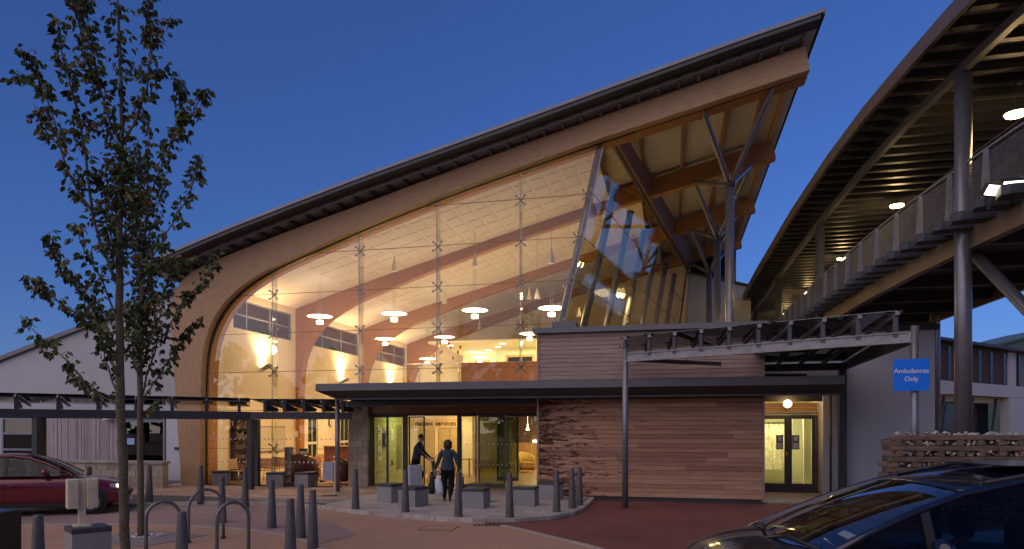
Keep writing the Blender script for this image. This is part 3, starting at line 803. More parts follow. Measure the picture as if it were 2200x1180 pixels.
# timber box carcass
eb(MB().box(-3.86, 2.42, 20.42, 22.3, -.1, 4.80), 'box_wall', M['zinc_dark'])
def boards(x0, x1, y, z0, z1, pitch, mat, seed, name='board', dmin=1.0, dmax=3.2):
    rr = random.Random(seed); n = int(round((z1 - z0) / pitch)); p = (z1 - z0) / n
    for k in range(n):
        x = x0; first = True
        while x < x1 - .01:
            L = rr.uniform(dmin, dmax)
            if x + L > x1 - .6: L = x1 - x
            za, zb = z0 + k * p, z0 + (k + 1) * p
            m = MB()     # shiplap board: proud at the bottom edge, bevelled in at the top
            d = rr.uniform(0, .004)
            xa, xb = x + .0015, x + L - .0015
            prof = [(y - .026 - d, za + .004), (y - .024 - d, zb - .022), (y - .010, zb - .002), (y, zb - .002), (y, za + .004)]
            m.add([(xa, a, b) for a, b in prof] + [(xb, a, b) for a, b in prof], [(0, 1, 2, 3, 4), (9, 8, 7, 6, 5)] + [(i, i + 5, (i + 1) % 5 + 5, (i + 1) % 5) for i in range(5)])
            o = eb(m, name, mat)
            x += L
boards(-3.86, 2.42, 20.41, .02, 2.86, .129, M['board_low'], 3)
boards(-3.86, 2.42, 20.41, 3.30, 4.80, .125, M['board_up'], 4, dmin=2.0, dmax=5.0)
eb(MB().box(-3.93, -3.862, 20.36, 20.47, -.09, 4.80), 'corner_post', M['board_up'])
eb(MB().box(2.422, 2.48, 20.36, 20.47, -.09, 4.80), 'corner_post', M['board_up'])
for k in range(22):      # left return seen at a slant
    eb(MB().box(-3.89, -3.862, 20.48, 22.4, .02 + k * .129, .142 + k * .129), 'board', M['board_low'])
    eb(MB().box(2.422, 2.45, 20.48, 23.5, .02 + k * .129, .142 + k * .129), 'board', M['board_low'])
# flat roof trims
eb(MB().box(-4.03, 2.56, 20.24, 21.95, 4.80, 4.95), 'roof_cap', M['fascia'])
eb(MB().box(-3.6, 2.4, 20.6, 21.5, 4.951, 5.0), 'roof', M['zinc_dark'])
eb(MB().box(-3.52, -2.78, 20.6, 21.4, 5.0, 5.18), 'roof_hatch', M['fascia'], bevel=.01)
# canopy
m = MB()
def canopy_prof(x0, x1):
    m.prism([(19.2, 3.13), (19.2, 3.30), (19.25, 3.33), (20.4, 3.33), (20.4, 3.24), (19.9, 3.02), (19.3, 3.02)], x0, x1, 'x')
vs = []
for x0, x1, nm in ((-10.5, -4.0, 'canopy_roof'), (-3.998, 2.498, 'canopy_roof'), (2.5, 4.27, 'canopy_roof')):
    m = MB(); yb = 22.45 if x0 < -4 or x0 > 2 else 20.35
    if x0 > 2: yb = 23.55
    m.prism([(19.2, 3.12), (19.2, 3.335), (yb, 3.335), (yb, 3.20), (19.7, 3.12)], x0, x1, 'x')
    eb(m, nm, M['fascia'])
# sloping lower fascia with a darker under-board
eb(MB().add([(-10.5, 19.22, 3.118), (4.27, 19.22, 3.118), (4.27, 19.62, 2.92), (-10.12, 19.62, 2.92), (-10.5, 19.7, 3.118), (4.27, 19.7, 3.118)], [(0, 1, 2, 3), (4, 5, 2, 3), (0, 3, 4), (1, 5, 2)]), 'canopy_underboard', M['zinc_dark'])
eb(MB().box(-10.08, 4.26, 19.63, 19.70, 2.86, 3.118), 'canopy_beam', M['darksteel'])
x = -9.9
while x < -4.1:
    m = MB(); m.prism([(19.72, 2.93), (19.72, 3.1), (22.3, 3.19), (22.3, 2.93), (20.6, 2.86)], x - .035, x + .035, 'x')
    eb(m, 'rafter', M['darksteel']); x += .56
x = -3.6
while x < 2.3:
    m = MB(); m.prism([(19.72, 2.93), (19.72, 3.1), (20.34, 3.12), (20.34, 2.95)], x - .035, x + .035, 'x')
    eb(m, 'rafter', M['darksteel']); x += .60
eb(MB().box(-10.2, -4.0, 20.55, 20.72, 2.68, 2.86), 'canopy_beam', M['darksteel'])
eb(MB().box(-10.84, -3.96, 22.32, 22.46, 2.50, 3.19), 'lintel', M['brown_panel'])
eb(MB().box(-10.84, -3.96, 22.26, 22.315, 2.80, 3.0), 'lintel_trim', M['zinc_dark'])
eb(MB().cyl(-10.24, 20.11, -.02, 2.93, .075), 'post', M['steel'])
eb(MB().cyl(-10.24, 20.11, -.02, .02, .11), 'post_base', M['steel'])
# block pier left of the doors
eb(MB().box(-10.83, -10.16, 22.12, 22.6, -.05, 2.9), 'pier_core', M['mortar'])
for k in range(13):
    z = .0 + k * .224
    if k % 2: segs = [(-10.85, -10.52), (-10.51, -10.14)]
    else: segs = [(-10.85, -10.36), (-10.35, -10.14)]
    for a, b in segs: eb(MB().box(a, b, 22.10, 22.3, z + .005, z + .219), 'block', M['block'])
# sliding door screen
GY = 22.5
m = MB()
def fr(x0, x1, z0, z1, w=.05, y=GY, d=.06, name='door_frame', mat=M['frame'], gmat=M['door_glass'], bot=None):
    bot = bot or w
    m = MB(); m.box(x0, x0 + w, y, y + d, z0, z1); m.box(x1 - w, x1, y, y + d, z0, z1)
    m.box(x0 + w, x1 - w, y, y + d, z1 - w, z1); m.box(x0 + w, x1 - w, y, y + d, z0, z0 + bot)
    o = eb(m, name, mat)
    MB().box(x0 + w, x1 - w, y + d / 2 - .005, y + d / 2 + .005, z0 + bot, z1 - w).build('pane', gmat, o)
    return o
eb(MB().box(-10.14, -3.95, 22.44, 22.62, 2.42, 2.5), 'door_head', M['frame'])
fr(-10.13, -8.97, .0, 2.42, .05, bot=.05)
eb(MB().box(-9.62, -9.56, 22.49, 22.57, .05, 2.37), 'mullion', M['frame'])
fr(-8.86, -8.28, .02, 2.40, .04, y=22.63, name='sliding_door', gmat=M['door_glass'])
eb(MB().box(-8.97, -8.87, 22.46, 22.60, 0, 2.42), 'jamb', M['frame'])
eb(MB().box(-7.06, -6.96, 22.46, 22.60, 0, 2.42), 'jamb', M['frame'])
fr(-6.96, -6.40, .0, 2.42, .03, bot=.12)
fr(-6.36, -5.42, .0, 2.42, .055, y=22.57, name='sliding_door', mat=surf('door_green_grey', (.06, .07, .05), .4, var=.05), gmat=M['green_glass'], bot=.14)
fr(-5.80, -5.06, .22, 2.36, .055, y=22.95, name='sliding_door', mat=M['frame'], gmat=M['green_glass'], bot=.1)
fr(-5.36, -3.95, .0, 2.42, .035, gmat=M['door_glass'], bot=.04)
m = MB()
for zz in (1.46, .77):
    for k in range(40):
        x = -6.9 + k * .155
        if x < -4.1: m.tube([(x, GY - .004, zz), (x, GY - .001, zz)], .02, 8)
eb(m, 'etched_dots', M['dot'])['kind'] = 'stuff'
# draught lobby: lit block wall on the left, ceiling, floor
eb(MB().box(-10.35, -10.135, 22.62, 25.9, 0, 2.9), 'lobby_wall', M['mortar'])
for k in range(12):
    z = k * .224; y = 22.63 - (.22 if k % 2 else 0)
    while y < 25.85:
        ya, yb = max(y, 22.63), min(y + .44, 25.88)
        if yb - ya > .03: eb(MB().box(-10.134, -10.115, ya + .004, yb - .004, z + .005, z + .219), 'block', M['block_in'])
        y += .45
eb(MB().box(-10.1, -3.9, 22.5, 33.6, -.1, .004), 'lobby_floor', surf('lobby_floor_vinyl', (.44, .34, .18), .3, var=.06, scale=3))
eb(MB().box(-10.1, .2, 22.62, 31.0, 2.72, 2.8), 'lobby_ceiling', M['cream_wall'])
# signs on the lobby wall
def wallsign(y0, y1, z0, z1, mat, name='notice'):
    return eb(MB().box(-10.112, -10.10, y0, y1, z0, z1), name, mat)
wallsign(22.86, 23.20, .86, 2.02, M['white']); 
m = MB()
for zz in (1.86, 1.80, 1.52, 1.46, 1.40, 1.12, 1.05):
    m.box(-10.099, -10.096, 22.93 + random.uniform(0, .05), 23.12 + random.uniform(-.06, .04), zz, zz + .035)
eb(m, 'notice_print', M['text_dark'])['kind'] = 'stuff'
m = MB(); m.box(-10.11, -10.04, 23.34, 23.42, 1.35, 1.95); m.box(-10.11, -10.04, 23.42, 23.62, 1.35, 1.42); eb(m, 'wall_bracket', M['frame'])
wallsign(23.40, 23.72, 1.62, 1.92, M['granite'], 'dispenser')
wallsign(24.05, 24.30, 1.55, 1.95, M['white']); wallsign(24.06, 24.28, .62, .82, M['green_roof'], 'socket_plate')
wallsign(24.62, 25.1, 1.15, 2.12, surf('locker_green', (.24, .25, .14), .5, var=.04), 'locker')
wallsign(24.62, 25.1, .45, 1.12, surf('locker_green_low', (.22, .23, .13), .5, var=.04), 'locker')
# back of the lobby: wall with the department sign
LB = 28.9
eb(MB().box(-12.2, -9.9, LB, LB + .12, 0, 3.6), 'lobby_back_wall', M['cream_wall'])
eb(MB().box(-9.9, -8.85, LB, LB + .12, 2.05, 3.6), 'lobby_back_wall', M['cream_wall'])
eb(MB().box(-11.2, -8.85, LB - .04, LB - .002, 2.03, 2.40), 'sign_panel', surf('pale_maple', (.62, .44, .2), .5, var=.05))
eb(MB().box(-8.85, -8.40, LB, LB + .12, 0, 3.6), 'lobby_back_wall', M['cream_wall'])
for x0, x1 in ((-10.86, -10.1), (-9.92, -9.42), (-9.38, -8.88)):
    d = eb(MB().box(x0, x1, LB - .03, LB + .02, .02, 1.98), 'internal_door', surf('pale_door', (.42, .33, .15), .5, var=.05) if 'pd' not in M else M['pd']); M.setdefault('pd', d.data.materials[0])
    MB().box(x0 + .1, x0 + .16, LB - .035, LB - .031, .9, 1.1).build('handle', M['frame'], d)
eb(MB().box(-10.08, -9.94, LB - .05, LB - .01, .0, 2.03), 'door_post', surf('pale_post', (.7, .55, .28), .5, var=.03))
def text(body, size, loc, rot, mat, parent, name='lettering', world=True, ext=.004, align='CENTER'):
    cu = bpy.data.curves.new(name, 'FONT'); cu.body = body; cu.size = size; cu.extrude = ext; cu.align_x = align; cu.align_y = 'CENTER'
    cu.materials.append(mat); o = bpy.data.objects.new(name, cu); link(o, parent)
    cu.offset = size * .012
    dg = bpy.context.evaluated_depsgraph_get(); me_ = bpy.data.meshes.new_from_object(o.evaluated_get(dg)); bpy.data.objects.remove(o)
    me_.materials.clear(); me_.materials.append(mat)
    o = bpy.data.objects.new(name, me_); link(o, parent); o['kind'] = 'stuff'
    o.location = Vector(loc) - (parent.location if world else Vector()); o.rotation_euler = rot; return o
text('patient services', .30, (-10.05, LB - .055, 2.20), (R(90), 0, 0), M['text_dark'], ent)
# reception area on the right of the lobby
eb(MB().box(-7.6, -3.2, 33.0, 33.15, 0, 1.30), 'wood_panelling', M['oak'])
eb(MB().box(-7.6, -3.2, 33.16, 33.3, 1.30, 3.6), 'reception_wall', surf('dark_brown_wall', (.10, .05, .03), .5, var=.1))
eb(MB().box(-3.9, -3.7, 22.6, 33.2, 0, 3.6), 'reception_side_wall', M['cream_wall'])
for k, (x, w) in enumerate(((-6.55, .35), (-5.95, .25), (-5.4, .15), (-4.95, .2), (-3.95, .25))):
    eb(MB().box(x, x + w, 32.97, 33.1, 1.32, 1.42), 'counter_light', M['lamp_down'])
for x in (-6.3, -5.35, -4.55):
    m = MB(); m.lathe([(.02, 2.2), (.03, 2.05), (.075, 1.95), (.08, 1.90), (.0, 1.90)], x, 30.5, 10); m.tube([(x, 30.5, 2.2), (x, 30.5, 2.72)], .006, 5)
    o = m.build('pendant_lamp', M['lamp_pendant']); 
    tag(o, {-6.3: 'small cone pendant lamp in the lobby seen through the dark sliding door', -5.35: 'small cone pendant lamp in the lobby beside the edge of the sliding door', -4.55: 'small cone pendant lamp in the lobby nearest the timber wall'}[x], 'pendant lamp', 'small cone lamps in the lobby')

# ---- recessed double door on the right
eb(MB().box(2.46, 2.80, 23.6, 23.75, 0, 3.3), 'recess_wall', M['render'])
eb(MB().box(4.46, 7.52, 22.8, 23.1, -.1, 4.90), 'render_wall', M['render'])
eb(MB().box(2.5, 4.458, 22.82, 23.1, 3.36, 4.90), 'render_wall', M['render'])
eb(MB().box(2.45, 7.62, 22.70, 23.2, 4.90, 5.06), 'parapet_cap', M['zinc_dark'])
eb(MB().box(4.462, 4.6, 23.11, 23.75, 0, 3.3), 'recess_wall', M['render'])
DY = 23.6
eb(MB().box(2.8, 4.5, DY, DY + .1, 2.43, 2.50), 'door_head', M['fascia'])
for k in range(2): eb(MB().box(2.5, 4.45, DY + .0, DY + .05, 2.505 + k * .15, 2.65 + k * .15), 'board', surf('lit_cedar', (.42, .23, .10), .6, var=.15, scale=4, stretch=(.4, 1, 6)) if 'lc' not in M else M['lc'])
eb(MB().box(2.48, 4.70, 22.9, 23.0, 2.82, 3.02), 'recess_beam', M['frame'])
for x0, x1 in ((2.75, 3.2), (3.32, 3.9), (3.95, 4.45)):
    eb(MB().box(x0, x1, DY + .04, DY + .05, 3.04, 3.19), 'clerestory_pane', M['door_glass'])
def rdoor(x0, x1):
    m = MB(); z0, z1 = .02, 2.42; w = .11
    m.box(x0, x0 + w, DY, DY + .05, z0, z1); m.box(x1 - w, x1, DY, DY + .05, z0, z1)
    m.box(x0 + w, x1 - w, DY, DY + .05, z1 - .13, z1); m.box(x0 + w, x1 - w, DY, DY + .05, z0, z0 + .22)
    o = eb(m, 'door', M['frame'])
    MB().box(x0 + w, x1 - w, DY + .02, DY + .03, z0 + .22, z1 - .13).build('pane', M['door_glass'], o)
    return o
d1 = rdoor(2.72, 3.58); d2 = rdoor(3.585, 4.40)
MB().cyl(3.53, DY - .03, 1.02, 1.25, .012, n=8).build('handle', M['chrome'], d1)
for x0 in (3.22, 3.70):
    o = eb(MB().box(x0, x0 + .22, DY + .012, DY + .017, 1.32, 1.78), 'door_notice', surf('grey_blue_notice', (.10, .13, .22), .6, var=.1) if 'nb' not in M else M['nb']); M.setdefault('nb', o.data.materials[0])
    m = MB()
    for zz in range(5): m.box(x0 + .03, x0 + .19, DY + .009, DY + .0115, 1.36 + zz * .035, 1.375 + zz * .035)
    m.sphere((x0 + .11, DY + .011, 1.67), .018, 8, 4); m.box(x0 + .07, x0 + .09, DY + .009, DY + .0115, 1.60, 1.74); m.box(x0 + .13, x0 + .15, DY + .009, DY + .0115, 1.60, 1.74)
    eb(m, 'notice_print', M['dot'])['kind'] = 'stuff'
eb(MB().box(2.48, 4.44, DY - .02, DY + .12, -.05, .02), 'threshold', M['frame'])
for x in (4.41,): eb(MB().box(x, x + .05, DY, DY + .1, 0, 2.42), 'jamb', M['frame'])
# corridor behind the door
yl = surf('corridor_wall', (.80, .75, .54), .8, var=.02, scale=2); M['corr'] = yl
eb(MB().box(2.5, 5.0, 27.5, 27.6, 0, 3.2), 'corridor_wall', yl)
eb(MB().box(4.85, 5.0, 23.76, 27.4, 0, 3.2), 'corridor_wall', yl)
eb(MB().box(2.4, 2.5, 23.76, 27.4, 0, 3.2), 'corridor_wall', yl)
eb(MB().box(2.5, 4.85, 23.76, 27.4, 3.2, 3.3), 'corridor_ceiling', yl)
eb(MB().box(2.5, 4.85, 23.7, 27.4, -.1, .006), 'corridor_floor', M['carpet'])
eb(MB().box(4.30, 4.34, 24.9, 25.4, .15, 2.3), 'internal_door', surf('pinkish_panel', (.45, .28, .22), .5, var=.03))
eb(MB().box(4.22, 4.44, 24.6, 24.75, 0, 2.4), 'door_post', surf('cream_post', (.8, .74, .5), .5, var=.02))
eb(MB().box(3.86, 3.98, 25.3, 25.4, 0, 2.4), 'door_post', M['white'])
m = MB()
for k in range(26):
    x = 2.6 + k * .05; m.add([(x, 26.0 + .035 * math.sin(k * 1.9), .55), (x + .05, 26.0 + .035 * math.sin((k + 1) * 1.9), .55), (x + .05, 26.0 + .035 * math.sin((k + 1) * 1.9), 2.15), (x, 26.0 + .035 * math.sin(k * 1.9), 2.15)], [(0, 1, 2, 3)])
cm = surf('patterned_curtain', (.80, .76, .55), .9, var=.08, scale=3, blot=.6, blotcol=(.38, .13, .07), blotscale=5)
cu = eb(m, 'curtain', cm)
eb(MB().bar((2.5, 26.0, 2.18), (4.0, 26.0, 2.18), .03, .05), 'curtain_rail', M['frame'])
m = MB(); m.cyl(4.66, 22.74, 0, 3.0, .028, n=10); [m.box(4.61, 4.71, 22.70, 22.79, z, z + .03) for z in (.55, 1.65)]
dp = eb(m, 'downpipe', M['zinc_dark'])
gl_ = thing('wall_lamp', 'round glowing globe lamp above the double doors in the recess', 'wall lamp', (3.45, 22.85, 2.62))
MB().sphere((0, 0, .13), .125, 18, 12, .95).build('globe', M['lamp_globe'], gl_)
m = MB(); m.cyl(0, 0, -.05, .02, .05); m.tube([(0, 0, -.03), (0, .1, -.06), (0, .45, -.06)], .014, 6); m.build('bracket', M['frame'], gl_)
light('globe_light', 'POINT', (0, -.25, .1), 26, (1, .62, .28), .13, parent=gl_)

# ------------------------------------------------------------------ left annexe
an = thing('render_annexe', 'pale rendered low wing with rising gable, timber boards and door left of the hall', 'building', (-22, 22.4, 0))
def ab(m, name, mat, **k): return m.build(name, mat, an, world=True, **k)
AY = 22.4
ztopw = lambda x: 4.62 + (x + 26.2) * .298
ab(MB().add([(x, y, z) for y in (AY, AY + 4.5) for x, z in ((-40, 2.46), (-40, 2.47), (-17.2, 2.46))] , []), 'nothing', None) if False else None
m = MB(); m.prism([(-44, 2.43), (-16.9, 2.43), (-16.9, ztopw(-16.9) - .1), (-33, ztopw(-33)), (-44, ztopw(-33) - 1.0)], AY, AY + .35, 'y'); ab(m, 'wall', M['render'])
m = MB(); m.bar((-33, AY - .08, ztopw(-33) + .06), (-16.9, AY - .08, ztopw(-16.9) - .04), .14, .16); m.bar((-33, AY + .5, ztopw(-33) + .10), (-16.9, AY + .5, ztopw(-16.9)), 1.0, .08)
ab(m, 'roof_verge', M['fascia'])
ab(MB().box(-44, -25.9, AY + .02, AY + .3, 0, 2.43), 'wall', M['render'])
ab(MB().box(-24.05, -23.98, AY, AY + .3, 0, 2.43), 'wall', M['render'])
ab(MB().box(-24.0, -20.42, AY + .06, AY + .3, 0, 2.43), 'wall', M['mortar'])
ab(MB().box(-18.36, -17.0, AY + .02, AY + .3, 0, 2.43), 'wall', M['render'])
ab(MB().box(-18.32, -17.72, AY - .01, AY + .018, .06, 2.40), 'side_door', surf('pale_blue_door', (.55, .57, .62), .6, var=.03))
m = MB(); m.box(-17.95, -17.78, AY - .05, AY - .012, 1.2, 1.3); ab(m, 'door_lock', M['frame'])
x = -23.97; r_ = random.Random(5)
while x < -20.46:
    w = r_.choice((.09, .115, .14)); w = min(w, -20.44 - x)
    ab(MB().box(x + .003, x + w - .004, AY + .02 - r_.choice((0, .012, .02)), AY + .058, .1, 2.43), 'board', M['board_vert']); x += w
def win(x0, x1, z0, z1, rails, stiles, wd=.08):
    m = MB()
    for z in [z0] + rails + [z1 - wd]: m.box(x0, x1, AY - .02, AY + .05, z, z + wd)
    for x in [x0] + stiles + [x1 - wd]: m.box(x, x + wd, AY - .019, AY + .049, z0 + wd, z1 - wd)
    o = ab(m, 'window', M['frame_grey'])
    MB().box(x0 + wd, x1 - wd, AY + .01, AY + .02, z0 + wd, z1 - wd).build('pane', M['carglass'], o); return o
win(-25.85, -24.06, .5, 2.42, [1.12, 1.75], [])
ab(MB().box(-25.85, -24.06, AY + .3, AY + .6, 0, 2.43), 'room_back', surf('dim_room', (.03, .03, .025), .8, var=.3, scale=2))
ab(MB().box(-25.6, -25.2, AY + .24, AY + .29, .6, 2.1), 'pinned_paper', M['white'])
ab(MB().box(-20.40, -18.38, AY + .2, AY + .3, 0, 2.43), 'dark_lobby', M['dark_glass'])
win(-20.40, -18.38, 0.02, 2.40, [2.22], [-19.42])
ab(MB().box(-20.05, -19.72, AY + .0, AY + .009, 1.38, 1.62), 'pinned_paper', surf('blue_paper', (.35, .5, .85), .6, var=.03))
for x in (-19.50, -19.30): ab(MB().tube([(x, AY - .02, .75), (x, AY - .08, .78), (x, AY - .08, 1.12), (x, AY - .02, 1.15)], .014, 6), 'handle', M['chrome'])
ab(MB().lathe([(0, 2.40), (.14, 2.38), (.17, 2.32), (.12, 2.27), (0, 2.25)], -20.75, AY - .18), 'bulkhead_lamp', M['white'])
ab(MB().box(-23.9, -23.75, AY - .06, AY + .02, .98, 1.12), 'vent_cowl', M['frame_grey'])
# low block wall in front of it
bw = thing('low_block_wall', 'low pale block wall with stone coping in front of the rendered wing', 'wall', (-19.8, 20.2, 0))
wl0, wl1 = -23.4, -16.5
MB().box(wl0 + .02, wl1 - .02, 20.02, 20.24, -.08, .80).build('core', M['mortar'], bw, world=True)
for k in range(4):
    x = wl0 - (.22 if k % 2 else 0)
    while x < wl1:
        a, b = max(x, wl0), min(x + .44, wl1)
        if b - a > .05: MB().box(a + .004, b - .004, 20.0, 20.26, -.06 + k * .215 + .004, -.06 + (k + 1) * .215 - .004).build('block', M['block'], bw, world=True)
        x += .45
x = wl0 - .05
while x < wl1:
    MB().box(x + .003, min(x + .6, wl1 + .05) - .003, 19.95, 20.31, .805, .90).build('coping_stone', M['kerb'], bw, world=True, bevel=.01); x += .6

# ------------------------------------------------------------------ glass pergola on the left (two runs) and ambulance canopy on the right
def arm_bracket(root, p, d, n, L, up0, up1, hgt, glass_w=None, thin=False, mat=M['steel']):
    """upstand on the beam at p, arm falling away along n"""
    p = Vector(p); n = Vector(n).normalized(); d = Vector(d).normalized()
    m = MB(); m.bar(p + Vector((0, 0, 0)), p + Vector((0, 0, hgt)), .05, .09, up=d)
    m.add([p - d * .006 + n * .0, p - d * .006 + n * .55 + Vector((0, 0, .02)), p - d * .006 + n * .55 + Vector((0, 0, .12)), p - d * .006 + Vector((0, 0, hgt * .8)),
           p + d * .006 + n * .0, p + d * .006 + n * .55 + Vector((0, 0, .02)), p + d * .006 + n * .55 + Vector((0, 0, .12)), p + d * .006 + Vector((0, 0, hgt * .8))],
          [(0, 1, 2, 3), (7, 6, 5, 4), (0, 4, 5, 1), (2, 6, 7, 3)])
    m.build('bracket', M['darksteel'], root, world=True)
    a = p + Vector((0, 0, up0)) - n * .10; b = p + n * L + Vector((0, 0, up1))
    MB().bar(a, b, .05, .07).build('arm', mat, root, world=True)
    for t in (.08, .62):
        m = MB()
        q = a.lerp(b, t) + Vector((0, 0, .05)); m.bar(q - d * .14, q + d * .14, .03, .02)
        m.tube([q - d * .13, q - d * .13 + Vector((0, 0, .05))], .02, 6); m.tube([q + d * .13, q + d * .13 + Vector((0, 0, .05))], .02, 6)
        m.build('glass_clamp', M['darksteel'], root, world=True)
def glass_roof(root, ps, n, L, z0, z1, back=.1, over=.0):
    n = Vector(n).normalized()
    for a, b in zip(ps, ps[1:]):
        a = Vector(a); b = Vector(b); g_ = (b - a).normalized() * .012
        q = [a + g_ - n * back + Vector((0, 0, z0)), b - g_ - n * back + Vector((0, 0, z0)), b - g_ + n * L + Vector((0, 0, z1)), a + g_ + n * L + Vector((0, 0, z1))]
        u = Vector((0, 0, .014))
        MB().add(q + [x + u for x in q], [(3, 2, 1, 0), (4, 5, 6, 7), (0, 1, 5, 4), (1, 2, 6, 5), (2, 3, 7, 6), (3, 0, 4, 7)]).build('glass_sheet', M['canopy_glass'], root, world=True)
pg = thing('glass_pergola', 'dark steel walkway pergola with tilted glass roof running across the left', 'pergola', (-13.39, 20.24, 0))
P0 = Vector((-13.39, 20.24, 0)); D1 = Vector((-.70, -.714, 0)).normalized(); N1 = Vector((-.55, .835, 0)).normalized()
PA = P0 + D1 * 9.2
zb, zt_ = 2.30, 2.53
MB().bar(PA + Vector((0, 0, 2.415)), P0 + Vector((0, 0, 2.415)), .12, .235).build('beam', M['darksteel'], pg, world=True)
MB().bar(PA + N1 * 1.45 + Vector((0, 0, 2.415)), P0 + N1 * 1.45 + Vector((0, 0, 2.415)), .12, .235).build('beam', M['darksteel'], pg, world=True)
pts1 = [P0 + D1 * (.35 + i * .98) for i in range(10)]
for p in pts1: arm_bracket(pg, p + Vector((0, 0, 2.535)), D1, N1, 1.35, .36, .14, .40)
glass_roof(pg, [p + Vector((0, 0, 2.60)) for p in [P0] + pts1], N1, 1.4, .36, .14)
E2 = Vector((-10.35, 21.35, 0)); D2 = (E2 - P0).normalized(); N2 = Vector((.30, .95, 0)).normalized()
MB().bar(P0 + Vector((0, 0, 2.412)), E2 + Vector((0, 0, 2.412)), .12, .225).build('beam', M['darksteel'], pg, world=True)
MB().bar(P0 + N1 * .9 + Vector((0, 0, 2.412)), E2 + Vector((-.2, .9, 2.412)), .10, .22).build('beam', M['darksteel'], pg, world=True)
pts2 = [P0 + D2 * (.45 + i * .62) for i in range(5)]
for p in pts2: arm_bracket(pg, p + Vector((0, 0, 2.53)), D2, N2, .95, .34, .12, .38)
glass_roof(pg, [p + Vector((0, 0, 2.60)) for p in [P0] + pts2], N2, 1.0, .34, .12)
for nm, px_ in (('post', P0), ('post', Vector((-13.92, 21.42, 0))), ('post', P0 + D1 * 5.75), ('post', P0 + D1 * 5.75 + N1 * .45), ('post', P0 + D1 * 9.0)):
    MB().box(px_.x - .085, px_.x + .085, px_.y - .085, px_.y + .085, -.02, 2.30).build(nm, M['darksteel'], pg, world=True)

ac = thing('ambulance_canopy', 'raised glass canopy with pale steel beam above the ambulance bay', 'canopy', (-1.2, 18.38, 0))
A1 = Vector((-1.2, 18.38, 0)); B1 = Vector((4.73, 15.45, 0)); DD = (B1 - A1).normalized()
zc = 3.83
# channel beam
for dz, w, h in ((0, .05, .22), (.10, .12, .022), (-.10, .12, .022)):
    MB().bar(A1 + DD * .04 + Vector((0, 0, zc + dz)), B1 + Vector((0, 0, zc + dz)), w, h).build('beam' if dz == 0 else 'flange', M['steel_light'], ac, world=True)
MB().cyl(A1.x, A1.y, GZ - .02, 4.05, .078).build('post', M['steel'], ac, world=True)
MB().cyl(B1.x, B1.y, GZ - .05, 4.05, .078).build('post', M['steel'], ac, world=True)
R1 = Vector((4.95, 22.55, 0)); R0 = Vector((2.55, 22.62, 0))
MB().box(R1.x - .10, R1.x + .10, R1.y - .1, R1.y + .1, -.05, 3.9).build('post', M['darksteel'], ac, world=True)
MB().bar(B1 + Vector((0, .05, zc)), R1 + Vector((0, 0, zc)), .07, .24).build('beam', M['darksteel'], ac, world=True)
MB().bar(R0 + Vector((0, -.15, zc)), R1 + Vector((0, -.15, zc)), .08, .22).build('beam', M['darksteel'], ac, world=True)
MB().bar(A1.lerp(B1, .02) + Vector((0, .1, zc - .05)), Vector((1.3, 20.2, zc - .05)), .06, .10).build('brace', M['darksteel'], ac, world=True)
m = MB(); m.tube([(2.5, 22.4, 3.62), (3.9, 22.3, 3.58), (3.9, 22.3, 3.4)], .045, 8); m.build('rainwater_pipe', M['darksteel'], ac, world=True)
NN = Vector((-.10, 1, 0)).normalized()
n_ = 10
tops = [A1.lerp(B1, i / (n_ - .5)) for i in range(n_)]
for i, p in enumerate(tops):
    arm_bracket(ac, p + Vector((0, -.02, zc + .02)), DD, NN, 1.75, .46, .24, .42, mat=M['steel_light'] if i > 5 else M['darksteel'])
    MB().box(p.x - .04, p.x + .04, p.y - .16, p.y - .12, zc + .45, zc + .53).build('end_cap', M['steel_light'], ac, world=True)
glass_roof(ac, [p + Vector((0, 0, zc + .08)) for p in tops], NN, 1.8, .46, .24)
for i in range(5):
    x = 2.3 + i * .62; y0 = A1.lerp(B1, (x - A1.x) / (B1.x - A1.x)).y + 1.8
    MB().bar((x, y0, zc + .22), (x + .15, 22.5, zc + .05), .05, .09).build('rafter', M['darksteel'], ac, world=True)
MB().add([(1.9, 18.8, zc + .30), (4.9, 17.3, zc + .30), (5.0, 22.4, zc + .14), (2.6, 22.4, zc + .14), (1.9, 18.8, zc + .314), (4.9, 17.3, zc + .314), (5.0, 22.4, zc + .154), (2.6, 22.4, zc + .154)], [(3, 2, 1, 0), (4, 5, 6, 7), (0, 1, 5, 4), (1, 2, 6, 5), (2, 3, 7, 6), (3, 0, 4, 7)]).build('glass_sheet', M['canopy_glass'], ac, world=True)
m = MB(); m.bar(B1 + DD * -.12 + Vector((0, -.035, zc)), B1 + DD * -.02 + Vector((0, -.035, zc)), .03, .21); m.build('end_plate', M['steel'], ac, world=True)
sg = thing('ambulance_sign', 'bright blue square sign on a round post reading Ambulances Only', 'sign', (4.73, 15.45, 2.85))
def px2z(y, D): return 2 - (y - 920) / 1500 * D
sw = .66; ez = Vector((C, S, 0)); 
rot = Matrix.Rotation(TH - R(12), 4, 'Z')
sg.rotation_euler = (0, 0, TH - R(12)); sg.location = (4.63, 15.33, 3.06)
MB().box(-.33, .33, -.012, .0, -.32, .32).build('panel', M['blue_sign'], sg, bevel=.003)
t1 = text('Ambulances', .130, (0, -.016, .075), (R(90), 0, 0), M['dot'], sg, world=False, ext=.002)
t2 = text('Only', .130, (0, -.016, -.085), (R(90), 0, 0), M['dot'], sg, world=False, ext=.002)
m = MB(); m.box(-.02, .02, 0, .04, -.25, -.2); m.box(-.02, .02, 0, .04, .2, .25); m.build('clip', M['steel'], sg)

